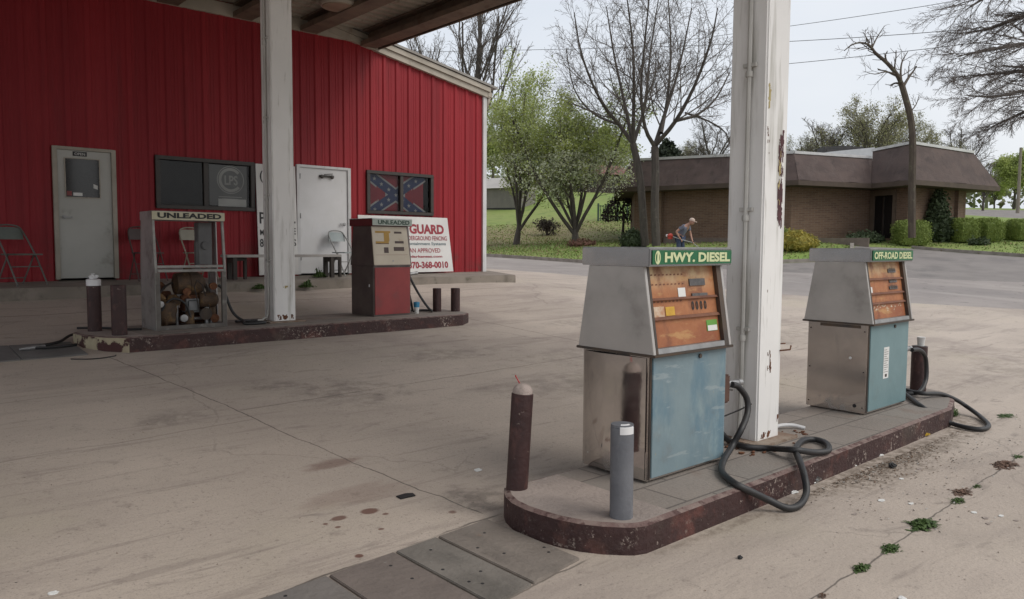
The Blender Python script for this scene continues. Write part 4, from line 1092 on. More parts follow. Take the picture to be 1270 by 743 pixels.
H2 = [at_y(1131, 434, 2.88), at_y(1140, 434, 2.88), at_y(1147, 441, 2.88), at_y(1149, 455, 2.88), at_y(1148, 472, 2.87)]
H2 += [at_z(x_, y_, z_) for x_, y_, z_ in ((1140, 486, .2), (1122, 488, .18), (1116, 484, .18), (1130, 494, .18), (1143, 504, .16), (1160, 515, .09), (1180, 525, .03), (1203, 531, .022), (1220, 532, .022), (1226, 527, .022), (1215, 516, .03), (1200, 505, .07), (1186, 496, .13), (1168, 489, .18), (1145, 488, .2), (1124, 484, .2), (1117, 478, .25))]
H2.append(Vector((7.24, 2.95, .36)))
MB().tube(hose(H2, 0, 10), .02, 10).build('hose_line', m_black, h2, smooth=True); nozzle(h2, (7.34, 2.91, .62), (1, 0, 0))

# white conduit and debris behind the near column
tag(MB().tube(hose([(5.26, 3.0, ZI + .012), (5.4, 3.03, ZI + .03), (5.52, 2.98, ZI + .03), (5.58, 2.9, ZI + .012)], 0, 8), .014, 8).build('loose_conduit', m_white, smooth=True), 'short bent white pipe lying behind the rust-streaked column', 'pipe')

# --- unleaded pump with red panels
t = thing('fuel_pump', 'old unleaded pump with red lower panel and cream dial', 'fuel pump', (6.115, 9.83, ZL)); w, d = .635, .62
m_grysd = M('brown_grey_side', (.15, .125, .115), (.11, .09, .085), scale=3, rough=.35, rough2=.5, metal=.5, layers=[dict(color=(.2, .17, .155), scale=4, lo=.55, hi=.7, stretch=(1, 1, .4), amt=.6)])
m_pred = M('pump_red', (.30, .045, .045), (.24, .035, .036), scale=3, rough=.5, layers=[dict(color=(.2, .05, .05), scale=5, lo=.52, hi=.7, amt=.7), dict(color=(.14, .06, .05), scale=4, lo=.5, hi=.7, amt=.6, zr=(.15, .0, .1, 1))])
m_cream = M('dial_cream', (.56, .50, .40), (.48, .42, .33), scale=4, rough=.5, layers=[dict(color=(.35, .22, .13), scale=5, lo=.6, hi=.72, amt=.6)])
zb, zh, zt = .72, 1.29, 1.40
g = lambda z: -d / 2 - .02 + .075 * (z - zb) / (zh - zb)
MB().box(-w / 2, w / 2, -d / 2 + .005, d / 2, .0, zb).build('body', m_grysd, t, bevel=.008)
MB().box(-w / 2 + .02, w / 2 - .02, -d / 2 - .008, -d / 2 + .004, .025, zb - .02).build('door', m_pred, t, bevel=.004)
q = MB(); q.hexa([(-w / 2, g(zb)), (w / 2, g(zb)), (w / 2, -g(zb)), (-w / 2, -g(zb))], zb + .001, [(-w / 2 + .0, g(zh)), (w / 2, g(zh)), (w / 2, -g(zh)), (-w / 2, -g(zh))], zh); q.build('head', m_grysd, t, bevel=.006)
F = lambda fx, fz, o=.008: (-w / 2 + w * fx, g(zb + (zh - zb) * fz) - o, zb + (zh - zb) * fz)
fp = MB().hexa([(F(.0, .03)[0], F(0, .03)[1]), (F(.97, .03)[0], F(1, .03)[1]), (F(.97, .03)[0], F(1, .03, -.01)[1]), (F(0, .03)[0], F(0, .03, -.01)[1])], F(0, .03)[2], [(F(.0, .99)[0], F(0, .99)[1]), (F(.93, .99)[0], F(1, .99)[1]), (F(.93, .99)[0], F(1, .99, -.01)[1]), (F(0, .99)[0], F(0, .99, -.01)[1])], F(0, .99)[2]).build('dial', m_cream, t, bevel=.004)
m_och = M('ochre_label', (.42, .25, .05), (.34, .2, .04), rough=.6); m_drk = M('dial_dark', (.08, .05, .045), (.06, .04, .035), rough=.6)
q = MB(); R_ = lambda a, c, f0, f1, o=.0095: q.quad(F(a, f0, o), F(c, f0, o), F(c, f1, o), F(a, f1, o))
q.cur = 0; R_(.08, .48, .83, .88); R_(.3, .44, .62, .86, .0105); R_(.08, .42, .57, .62); q.cur = 1; R_(.58, .78, .82, .87); R_(.58, .82, .57, .63); R_(.54, .82, .38, .48); R_(.28, .40, .33, .47); R_(.08, .42, .555, .57, .011); q.cur = 2; R_(.06, .9, .28, .285)
q.build('dial_markings', [m_och, m_drk, m_sred], fp)
MB().lathe([(.012, 0), (.012, .006)], (F(.5, .13)[0], F(.5, .13)[1] - .004, F(.5, .13)[2]), 10, 'y').build('lock', m_steel, fp)
MB().box(-w / 2 - .02, -w / 2 + .02 - .02, -d / 2 + .0, d / 2 + .01, zh + .005, zt).box(-w / 2, w / 2 + .01, -d / 2 + .012, d / 2 + .01, zh + .002, zt).build('top_band', M('dark_red_band', (.13, .02, .022), (.1, .016, .018), rough=.5), t, bevel=.004)
us = MB().box(-w / 2 - .015, w / 2 + .015, -d / 2 - .01, -d / 2 + .01, zh + .01, zt - .012).build('grade_sign', m_usign2, t); b = MB(); letter(b, 'UNLEADED', (-w / 2 + .07, -d / 2 - .0105, zh + .025), (1, 0, 0), (0, 0, 1), w - .1, .062, .03); q = b.build('lettering', M('dark_green_ink', (.03, .07, .05), rough=.6), us)
MB().box(-w / 2 - .02, w / 2 + .02, -d / 2 - .014, d / 2 + .014, zt - .011, zt + .002).build('top_cover', m_cap, t)
MB().box(w / 2, w / 2 + .06, -.15, -.03, .42, .6).build('nozzle_boot', m_bleg, t, bevel=.01)
MB().box(-w / 2 - .006, -w / 2, -.21, -.19, .42, .46).build('side_latch', m_cap, t)
h = thing('fuel_hose', 'black hose dropping from the red pump to the island beside the blue cup', 'hose')
MB().tube(hose([(6.52, 9.72, ZL + .6), (6.56, 9.7, ZL + .5), (6.66, 9.66, ZL + .3), (6.76, 9.6, ZL + .12), (6.84, 9.58, ZL + .03), (6.9, 9.68, ZL + .025), (6.8, 9.8, ZL + .025), (6.66, 9.82, ZL + .025), (6.62, 9.76, ZL + .05), (6.56, 9.72, ZL + .2), (6.52, 9.74, ZL + .38), (6.5, 9.74, ZL + .45)], 0, 10), .018, 8).build('hose_line', m_black, h, smooth=True)
nozzle(h, (6.48, 9.73, ZL + .58), (.8, -.1, .1))

# --- gutted unleaded pump
t = thing('fuel_pump', 'gutted unleaded pump with open frame and rusty machinery inside', 'fuel pump', (3.28, 9.80, ZL)); w, d = .84, .52
zb, zh, zt = .70, 1.30, 1.405
g = lambda z: -d / 2 - .0 + .06 * max(0, (z - zb)) / (zh - zb)
m_tin = M('dull_tin', (.38, .37, .36), (.3, .29, .28), scale=4, rough=.35, rough2=.45, metal=.35, layers=[dict(color=(.1, .08, .07), scale=4, lo=.52, hi=.7, amt=.6)])
m_fr2 = M('worn_white_frame', (.32, .31, .29), (.2, .19, .175), scale=6, rough=.5, metal=.2)
q = MB(); q.hexa([(-w / 2, -d / 2), (-w / 2 + .012, -d / 2), (-w / 2 + .012, d / 2), (-w / 2, d / 2)], 0, [(-w / 2, g(zb)), (-w / 2 + .012, g(zb)), (-w / 2 + .012, d / 2), (-w / 2, d / 2)], zb)
q.hexa([(-w / 2, g(zb)), (-w / 2 + .012, g(zb)), (-w / 2 + .012, -g(zb)), (-w / 2, -g(zb))], zb + .001, [(-w / 2, g(zh)), (-w / 2 + .012, g(zh)), (-w / 2 + .012, -g(zh)), (-w / 2, -g(zh))], zh); q.build('side_panel', m_tin, t)
q = MB()
for s in (1,):
    x0, x1 = w / 2 - .012, w / 2
    q.hexa([(x0, -.0), (x1, -.0), (x1, d / 2), (x0, d / 2)], 0, [(x0, 0.05), (x1, .05), (x1, d / 2), (x0, d / 2)], zb); q.hexa([(x0, .0), (x1, .0), (x1, .2), (x0, .2)], zb, [(x0, .02), (x1, .02), (x1, .19), (x0, .19)], zh)
q.build('side_panel', m_tin, t)
q = MB()
for sx in (-1, 1):
    xx = sx * (w / 2 - .014)
    for sy in (1, -1):
        q.bar((xx, sy * -d / 2, .0), (xx, sy * g(zb), zb), .03, .03); q.bar((xx, sy * g(zb), zb), (xx, sy * g(zh), zh), .03, .03)
for sy in (1, -1):
    q.bar((-w / 2 + .03, sy * g(zb), zb), (w / 2 - .03, sy * g(zb), zb), .035, .03); q.bar((-w / 2 + .03, sy * g(zb), zb + .05), (w / 2 - .03, sy * g(zb), zb + .05), .012, .03) if sy == 1 else None
    q.bar((-w / 2 + .03, sy * (-d / 2), .025), (w / 2 - .03, sy * (-d / 2), .025), .03, .04)
for sx in (-1, 1): q.bar((sx * (w / 2 - .03), -d / 2 + .03, .025), (sx * (w / 2 - .03), d / 2 - .03, .025), .03, .04)
q.build('frame', m_fr2, t, bevel=.003)
lf = MB()
for sx in (-1, 1): lf.hexa([(sx * (w / 2 - .03) - .024, -d / 2 - .0165), (sx * (w / 2 - .03) + .026, -d / 2 - .0165), (sx * (w / 2 - .03) + .026, -d / 2 + .03), (sx * (w / 2 - .03) - .024, -d / 2 + .03)], .0, [(sx * (w / 2 - .03) - .024, -d / 2 - .0165), (sx * (w / 2 - .03) + .026, -d / 2 - .0165), (sx * (w / 2 - .03) + .026, -d / 2 + .03), (sx * (w / 2 - .03) - .024, -d / 2 + .03)], zb - .02)
lf.box(-w / 2 + .04, w / 2 - .04, -d / 2 - .0175, -d / 2 + .02, .003, .05).build('lower_posts', M('grimy_post', (.15, .135, .12), (.1, .09, .08), scale=7, rough=.6, layers=[dict(color=(.25, .24, .22), scale=9, lo=.58, hi=.7, amt=.7)]), t)
MB().box(-w / 2 + .02, w / 2 - .02, d / 2 - .03, d / 2 - .02, .02, .22).build('back_plate', m_rust, t)
MB().box(-w / 2 - .005, w / 2 + .005, g(zh) - .03, -g(zh) + .03, zh, zt).build('top_band', m_tin, t, bevel=.004)
us = MB().box(-w / 2 - .005, w / 2 + .005, g(zh) - .04, g(zh) - .031, zh + .004, zt - .006).build('grade_sign', m_usign, t); b = MB(); letter(b, 'UNLEADED', (-w / 2 + .055, g(zh) - .0405, zh + .022), (1, 0, 0), (0, 0, 1), w - .09, .065, .045); b.build('lettering', m_ink, us)
MB().lathe([(.012, -.016), (.075, -.014), (.06, -.004), (.06, .004), (.075, .014), (.012, .016)], (.2, -.16, .16), 20, 'y').build('pulley', M('dark_pulley', (.05, .04, .035), (.08, .06, .045), scale=9, rough=.6, metal=.4), t, smooth=True)
q = MB(); bl_ = [(.2 + .068 * math.cos(a_), -.16, .16 - .068 * math.sin(a_)) for a_ in [PI * k_ / 8 for k_ in range(9)]] + [(.07, -.16, .5), (.1, -.16, .58), (.16, -.16, .52), (.268, -.16, .16)]
q.tube(bl_, .007, 6); q.build('belt', m_bleg, t)
for cx_, cz_, r_ in ((-.06, .12, .034), (.31, .1, .04), (-.33, .3, .03), (-.02, .44, .036), (.3, .5, .035)): MB().lathe([(r_, -.03), (r_ * 1.35, -.028), (r_ * 1.35, -.016), (r_, -.014), (r_, .05), (r_ * .6, .06)], (cx_, -.14, cz_), 12, 'y').build('flange_fitting', m_rust if r_ > .034 else m_steel, t, smooth=True)
q = MB(); q.tube(hose([(-.34, -.15, .05), (-.32, -.16, .22), (-.2, -.17, .36), (-.05, -.17, .30), (.02, -.16, .12)], 0, 6), .013, 8); q.build('inner_hose', m_black, t, smooth=True)
MB().box(w / 2 - .23, w / 2 - .06, .02, .16, zb + .06, zh - .01).lathe([(.05, 0), (.055, .09)], (w / 2 - .15, -.02, zb + .3), 12, 'y').box(w / 2 - .25, w / 2 - .2, .04, .12, zb + .02, zb + .35).build('control_box', M('grey_control_box', (.15, .15, .15), (.11, .11, .11), scale=5, rough=.6), t, bevel=.008)
m_mach = M('rusty_machine', (.11, .065, .035), (.055, .036, .024), scale=9, rough=.75, bump=.4, layers=[dict(color=(.22, .13, .05), scale=7, lo=.52, hi=.7)])
q = MB(); q.lathe([(.05, -.19), (.13, -.16), (.15, -.05), (.15, .09), (.11, .16), (.04, .2)], (.06, .02, .53), 22, 'x'); q.lathe([(.05, 0), (.06, .02), (.045, .07)], (.05, .02, .66), 12); q.lathe([(.16, -.012), (.16, .012)], (.06, .02, .53), 22, 'x'); q.build('pump_motor', m_mach, t, smooth=True)
MB().box(-.06, .17, -.07, .1, .33, .395).box(-.03, .0, -.09, .09, .20, .33).build('motor_bracket', m_rust, t, bevel=.006)
q = MB(); q.ball((-.25, -.08, .19), .14, 1, .8, 1.2, 14, .35); q.ball((-.15, -.04, .33), .085, 1.1, 1, 1, 12, .35); q.ball((-.30, -.06, .36), .06, 1, 1, 1.1, 12, .35); q.build('pump_casting', m_mach, t, smooth=True)
MB().lathe([(.07, -.02), (.09, .0), (.095, .17), (.07, .2), (.03, .22)], (.16, -.09, .33), 18, 'x').build('filter_housing', m_mach, t, smooth=True)
MB().ball((.3, .0, .2), .09, .9, 1, 1.3, 14, .4).ball((.27, .02, .36), .06, 1, 1, 1, 12, .4).build('valve_body', m_mach, t, smooth=True)
MB().ball((-.28, .08, .5), .07, 1.2, 1, .8, 12, .4).build('float_chamber', m_rust, t, smooth=True)
MB().box(-.34, -.12, .1, .2, .3, .44).build('rear_bracket', m_rust, t, bevel=.01)
MB().lathe([(.05, 0), (.055, .01), (.05, .16), (.035, .18)], (.02, -.12, .03), 14).build('strainer', m_mach, t, smooth=True)
q = MB(); q.box(-.02, .14, -.12, .06, .18, .35); q.box(.0, .12, -.135, -.12, .2, .33); q.build('gear_case', M('grey_casting', (.22, .225, .23), (.16, .165, .17), scale=9, rough=.55, metal=.4), t, bevel=.014)
q = MB()
for pts_, r_ in (([(.05, -.02, .0), (.05, -.02, .2)], .022), ([(.24, -.08, 0), (.24, -.08, .3)], .026), ([(.30, -.04, .02), (.30, -.04, .28)], .018), ([(-.1, -.03, .02), (-.1, -.03, .3), (-.05, 0, .4)], .02), ([(-.2, -.03, .33), (-.1, -.02, .38), (.0, 0, .42)], .022), ([(-.08, -.04, .1), (.2, -.06, .1)], .02)):
    q.tube(hose(pts_, 0, 5), r_, 10)
q.build('pipework', m_steel, t, smooth=True)
q = MB(); q.tube(hose([(-.36, -.1, .36), (-.28, -.05, .46), (-.18, .0, .53), (-.08, .02, .56)], 0, 6), .014, 8); q.tube(hose([(.36, .05, .05), (.34, .08, .3), (.3, .1, .5), (.2, .1, .62)], 0, 6), .02, 8); q.build('wiring', m_bleg, t, smooth=True)
MB().box(-w / 2 + .02, w / 2 - .02, -d / 2 + .02, d / 2 - .02, .002, .016).build('floor_pan', m_rust, t)
for i, (pp, lab) in enumerate((([(3.74, 9.9, ZL + .5), (3.80, 9.88, ZL + .42), (3.88, 9.8, ZL + .15), (3.98, 9.7, ZL + .04), (4.08, 9.62, ZL + .022), (4.2, 9.55, ZL + .022), (4.1, 9.46, ZL + .022), (3.92, 9.5, ZL + .022), (3.95, 9.6, ZL + .05), (4.12, 9.7, ZL + .03), (4.22, 9.8, ZL + .022), (4.05, 9.86, ZL + .022), (3.9, 9.75, ZL + .03)], 'black hose coiled between the gutted pump and the dull white column'),)):
    ghose(pp, .018, 'fuel_hose', lab)
tag(MB().tube(hose([(2.2, 10.3, ZL + .012), (2.45, 10.1, ZL + .014), (2.6, 9.8, ZL + .014), (2.75, 9.7, ZL + .014)], 0, 6), .014, 8).build('fuel_hose', m_black, smooth=True), 'thin black hose lying behind the dark uncapped bollard', 'hose')
h = thing('fuel_hose', 'black hose with a bright nozzle lying on the ground by the cream island end', 'hose')
gp = [(2.12, 10.15, .50), (2.02, 10.0, .47), (1.9, 9.85, .43)]
pts_ = [(2.2, 10.2, .50), (2.06, 10.05, .48)] + [(x_, y_, gz(x_, y_) + .03) for x_, y_ in ((1.93, 9.9), (1.75, 9.75), (1.62, 9.65), (1.75, 9.6), (1.95, 9.62), (2.05, 9.66))]
MB().tube(hose(pts_, 0, 8), .016, 8).build('hose_line', m_black, h, smooth=True); nozzle(h, (1.56, 9.6, gz(1.56, 9.6) + .035), (.9, .4, 0))
tag(MB().tube(hose([(x_, y_, gz(x_, y_) + .006) for x_, y_ in ((1.85, 8.98), (1.98, 8.9), (2.1, 8.88), (2.25, 8.93), (2.28, 8.98))], 0, 6), .006, 6).build('wire_scrap', m_black), 'thin black wire scrap on the ground before the cream island end', 'wire')

# ------------------------------------------------------------------ brick office across the street
def brick_extra(t, co, col):
    sp = t.new('ShaderNodeSeparateXYZ'); t.l.new(co, sp.inputs[0]); cb = t.new('ShaderNodeCombineXYZ')
    t.l.new(t.math('ADD', sp.outputs[0], sp.outputs[1]), cb.inputs[0]); t.l.new(sp.outputs[2], cb.inputs[1])
    br = t.new('ShaderNodeTexBrick'); t.l.new(cb.outputs[0], br.inputs['Vector']); br.inputs['Scale'].default_value = 1; br.inputs['Brick Width'].default_value = .23; br.inputs['Row Height'].default_value = .08; br.inputs['Mortar Size'].default_value = .008
    br.inputs['Color1'].default_value = (.20, .122, .08, 1); br.inputs['Color2'].default_value = (.13, .078, .053, 1); br.inputs['Mortar'].default_value = (.22, .18, .145, 1)
    return t.mix(.7, col, br.outputs['Color'])


m_brick = M('brown_brick', (.175, .11, .075), (.125, .075, .052), scale=1.3, rough=.9, bump=.3, extra=brick_extra)
m_shingle = M('brown_shingle', (.095, .066, .058), (.066, .046, .042), scale=1.2, rough=.85, bump=.6, bscale=14, stretch=(1, 1, 1.6), layers=[dict(color=(.105, .078, .07), scale=2.5, lo=.5, hi=.7, stretch=(1, 1, .4), amt=.6), dict(color=(.035, .026, .024), scale=3.5, lo=.55, hi=.72, stretch=(1, 1, .5), amt=.6)])
m_soff = M('brown_soffit', (.09, .065, .05), (.07, .05, .04), scale=2, rough=.8)
ZE, ZT = 4.30, 6.0
eav = [(29.4, 25.6), (31.4, 16.97), (35.4, 15.6), (34.55, 13.45), (41.2, 12.2), (43.2, 23.0), (35.5, 31.0)]


def inset(P, d):
    n = len(P); out = []
    for i in range(n):
        p0, p1, p2 = Vector(P[i - 1]), Vector(P[i]), Vector(P[(i + 1) % n]); d1, d2 = (p1 - p0).normalized(), (p2 - p1).normalized()
        n1, n2 = Vector((-d1.y, d1.x)), Vector((-d2.y, d2.x)); m = (n1 + n2); m = m / max(m.length_squared / 2, .3)
        out.append(p1 + m * d)
    return [(p.x, p.y) for p in out]


top_o = inset(eav, .85); wal = inset(eav, 1.0)
ztop = [5.85, 5.72, 6.05, 6.14, 6.05, 6.0, 6.0]; zend = [5.72, 5.72, 6.14, 6.05, 6.0, 6.0, 5.85]
off = thing('brick_office', 'low brown brick office with deep brown shingled mansard roof', 'building')
b = MB(); n = len(eav); rr = random.Random(3)
for i in range(n):
    j = (i + 1) % n; N = 14
    for k in range(N):
        u0, u1 = k / N, (k + 1) / N
        lp_ = lambda A, u: tuple(A[i][q_] + (A[j][q_] - A[i][q_]) * u for q_ in (0, 1)); zt_l = lambda u: ztop[i] + (zend[i] - ztop[i]) * u
        sag = lambda u: .05 * math.sin(u * PI * 3 + i)
        rows = 5
        for q_ in range(rows):
            v0, v1 = q_ / rows, (q_ + 1) / rows
            P = lambda u, v: (lp_(eav, u)[0] + (lp_(top_o, u)[0] - lp_(eav, u)[0]) * v, lp_(eav, u)[1] + (lp_(top_o, u)[1] - lp_(eav, u)[1]) * v, ZE + .12 + sag(u) * (1 - v) + (zt_l(u) - ZE - .12) * v + (.0 if v in (0, 1) else .03 * mnoise.noise(Vector((i * 9 + u * 9, v * 3, 0)))))
            b.quad(P(u0, v0), P(u1, v0), P(u1, v1), P(u0, v1))
b.build('mansard_roof', m_shingle, off)
b = MB()
for i in range(n):
    j = (i + 1) % n; a, c = eav[i], eav[j]
    b.quad((*a, ZE - .06), (*c, ZE - .06), (*c, ZE + .15), (*a, ZE + .15))
b.quad(*[(p[0], p[1], ZE - .06) for p in eav]); b.build('soffit', m_soff, off)
b = MB()
for i in range(n):
    j = (i + 1) % n; b.bar((*top_o[i], ztop[i] + .02), (*top_o[j], zend[i] + .02), .14, .12)
b.build('roof_flashing', m_white, off)
MB().quad(*[(p[0], p[1], 5.6) for p in top_o]).build('flat_roof', M('roof_gravel', (.4, .39, .37), rough=.9), off)
p_, q_ = at(1030, 187, 39), at(1085, 183, 37.2)
MB().hexa([(p_.x, p_.y), (q_.x, q_.y), (q_.x + .3, q_.y + .8), (p_.x + .3, p_.y + .8)], 5.5, [(p_.x, p_.y), (q_.x, q_.y), (q_.x + .3, q_.y + .8), (p_.x + .3, p_.y + .8)], 6.33).build('white_parapet', M('white_membrane', (.75, .75, .75), (.68, .68, .68), rough=.6), off)
p_ = at(1042, 188, 40.5)
tag(MB().box(-1.0, 1.0, -.5, .5, -.4, .42).box(-.9, .9, -.52, -.5, -.3, .3).box(-.5, .5, -.4, .4, .42, .47).build('air_conditioner', M('dark_unit', (.06, .055, .055), (.04, .04, .04), rough=.7), loc=(p_.x, p_.y, 6.3), bevel=.02), 'dark rooftop air conditioning box on the brick office', 'air conditioner').rotation_euler = (0, 0, R(-42))
b = MB()
for i in range(n):
    j = (i + 1) % n; b.quad((*wal[i], .4), (*wal[j], .4), (*wal[j], ZE - .061), (*wal[i], ZE - .061))
b.build('wall', m_brick, off)


def wallhit(px):
    d = ray(px, 300); best = None
    for i in range(n):
        a, c = Vector(wal[i]), Vector(wal[(i + 1) % n]); e = c - a; den = d.x * e.y - d.y * e.x
        if abs(den) < 1e-9: continue
        t = (a.x * e.y - a.y * e.x) / den; s = ((d.x * t - a.x) * e.x + (d.y * t - a.y) * e.y) / e.length_squared
        if t > 0 and -.001 <= s <= 1.001 and (best is None or t < best[0]): best = (t, e.normalized())
    t, e = best; return Vector((d.x * t, d.y * t)), e


def wallbox(mb, px0, px1, z0, z1, out, inn=.0):
    p, e = wallhit(px0); q, e2 = wallhit(px1)
    if e != e2: q = p + e * (q - p).length
    nn = Vector((e.y, -e.x))
    if nn.dot(p) > 0: nn = -nn
    A = [p + nn * out, q + nn * out, q - nn * inn, p - nn * inn]
    mb.hexa([(v.x, v.y) for v in A], z0, [(v.x, v.y) for v in A], z1); return mb


pz = gz(*wallhit(1095)[0]) + .08
fr_ = wallbox(MB(), 1079, 1084, pz, 4.2, .10); wallbox(fr_, 1107, 1110, pz, 4.2, .10); wallbox(fr_, 1084, 1107, 3.95, 4.2, .09)
fo = fr_.build('door_frame', M('tan_frame', (.14, .1, .075), (.1, .075, .055), rough=.7), off)
dd = wallbox(MB(), 1084, 1107, pz, 3.95, .03).build('door', M('black_door_glass', (.008, .008, .009), (.012, .012, .012), rough=.1), off)
wallbox(wallbox(MB(), 1094.5, 1096, pz + .05, 3.9, .06), 1085, 1106, pz + 2.05, pz + 2.13, .055).build('mullion', m_frame, dd)
wallbox(MB(), 966, 970.5, 2.6, 3.6, .03).build('window', M('blue_window', (.12, .14, .18), (.1, .12, .15), rough=.15), off)
wallbox(MB(), 814, 822, 1.0, ZE - .07, .28).build('brick_pier', M('pale_brick', (.21, .15, .1), (.16, .11, .075), scale=1.3, rough=.9, extra=brick_extra), off)
wallbox(MB(), 824, 1075, .8, 1.98, .12).build('base_ledge', M('ledge_concrete', (.2, .16, .13), (.15, .12, .1), rough=.9), off)
p_ = at(1181, 296, 36.6)
MB().hexa([(-.3, -.3), (.3, -.3), (.3, .3), (-.3, .3)], 1.0, [(-.3, -.3), (.3, -.3), (.3, .3), (-.3, .3)], ZE - .062).build('brick_pillar', m_brick, off, loc=(p_.x, p_.y, 0))

# ------------------------------------------------------------------ vegetation
m_bark = M('grey_bark', (.085, .072, .062), (.055, .047, .041), scale=6, rough=.95, bump=.6, stretch=(1, 1, .3), layers=[dict(color=(.13, .12, .1), scale=5, lo=.55, hi=.7, amt=.6)])
m_bark2 = M('brown_bark', (.10, .08, .06), (.065, .05, .04), scale=6, rough=.95, bump=.6, stretch=(1, 1, .3), layers=[dict(color=(.15, .15, .1), scale=4, lo=.55, hi=.7, amt=.7)])
m_twig = M('fine_twigs', (.14, .12, .108), (.1, .086, .077), scale=2, rough=.95)
m_leafp = M('pale_spring_leaf', (.44, .50, .15), (.25, .31, .09), scale=1.0, rough=.7, trans=.3, layers=[dict(color=(.47, .5, .24), scale=1.1, lo=.5, hi=.68, amt=.8)])
m_bloss = M('white_blossom', (.64, .66, .5), (.42, .47, .3), scale=1.2, rough=.8, trans=.25)
m_bud = M('budding_leaf', (.36, .34, .2), (.26, .255, .14), scale=.5, rough=.8, trans=.25)
m_everg = M('evergreen_leaf', (.03, .045, .022), (.018, .028, .015), scale=1.5, rough=.8, layers=[dict(color=(.05, .065, .03), scale=2.5, lo=.52, hi=.7)])
m_hedge = M('hedge_leaf', (.24, .3, .07), (.15, .21, .045), scale=5, rough=.7, trans=.15, layers=[dict(color=(.34, .39, .1), scale=8, lo=.52, hi=.68, amt=.8)])
m_fors = M('forsythia_yellow', (.42, .33, .06), (.25, .24, .06), scale=5, rough=.8, trans=.2)
m_bush = M('dark_bush', (.055, .08, .033), (.035, .052, .022), scale=3, rough=.8)
m_purp = M('dark_dry_leaf', (.06, .04, .035), (.035, .03, .022), scale=3, rough=.9)
m_farg = M('far_green', (.15, .18, .09), (.2, .195, .12), scale=.08, rough=.9, layers=[dict(color=(.16, .14, .10), scale=.12, lo=.5, hi=.62, amt=.8), dict(color=(.13, .17, .06), scale=.2, lo=.55, hi=.65, amt=.8)])


def rot_dir(d, ang, az):
    d = d.normalized(); s = d.orthogonal().normalized(); s = Matrix.Rotation(az, 3, d) @ s
    return (d * math.cos(ang) + s * math.sin(ang)).normalized()


def grow(T, C, p, d, L, r, lv, rng, par, tips, az0=0.0):
    nseg = par['seg'][lv]; pts = [p.copy()]; rad = [r]; dirs = [d.copy()]; q = p.copy(); dd = d.copy(); endr = r * par.get('tap', .5)
    for k in range(nseg):
        dd = (dd + Vector((rng.gauss(0, 1), rng.gauss(0, 1), rng.gauss(0, 1))) * par['wig'][lv] + Vector((0, 0, par['up'][lv])) / nseg).normalized()
        q = q + dd * (L / nseg); pts.append(q.copy()); dirs.append(dd.copy()); rad.append(r + (endr - r) * (k + 1) / nseg)
    mb = T if lv <= par['tl'] else C
    mb.tube(pts, rad, par['sides'][lv], caps=False)
    last = lv == len(par['n']) - 1
    if lv >= par.get('leaf', 99):
        for a in pts[1:]: tips.append(a)
    if last: return
    m = par['n'][lv]; m = max(1, int(m * rng.uniform(.8, 1.2) + .5))
    for i in range(m):
        f = par['st'][lv] + (1 - par['st'][lv]) * (i + rng.random() * .9) / m; f = min(f, .999)
        k = min(int(f * nseg), nseg - 1); u = f * nseg - k
        bp = pts[k].lerp(pts[k + 1], u); br = rad[k] + (rad[k + 1] - rad[k]) * u
        az0 += 2.4 + rng.uniform(-.5, .5)
        cd = rot_dir(dirs[k + 1], R(par['ang'][lv]) * rng.uniform(.7, 1.25), az0)
        cl = L * par['rat'][lv] * (1 - par.get('fall', .45) * (f - par['st'][lv]) / (1.001 - par['st'][lv])) * rng.uniform(.75, 1.2)
        grow(T, C, bp, cd, cl, max(br * par['rr'][lv], par.get('rmin', .006)), lv + 1, rng, par, tips, rng.random() * 6)


def leaves(mb, tips, per, size, spread, rng, mis=(0,), wmis=None):
    for t in tips:
        for k in range(per if per < 8 else int(per * rng.choice((.25, .5, 1, 1.6, 2)))):
            c = t + Vector((rng.gauss(0, spread), rng.gauss(0, spread), rng.gauss(0, spread)))
            n_ = Vector((rng.gauss(0, 1), rng.gauss(0, 1), rng.gauss(0, 1))).normalized(); s = n_.orthogonal().normalized(); u = n_.cross(s); a = rng.random() * 6.28
            s, u = s * math.cos(a) + u * math.sin(a), u * math.cos(a) - s * math.sin(a); z = size * (.45 + 1.3 * rng.random() ** 2)
            mb.cur = rng.choice(mis) if wmis is None else wmis(c, rng)
            mb.quad(c - s * z * .5, c + u * z * .32, c + s * z * .5, c - u * z * .32)


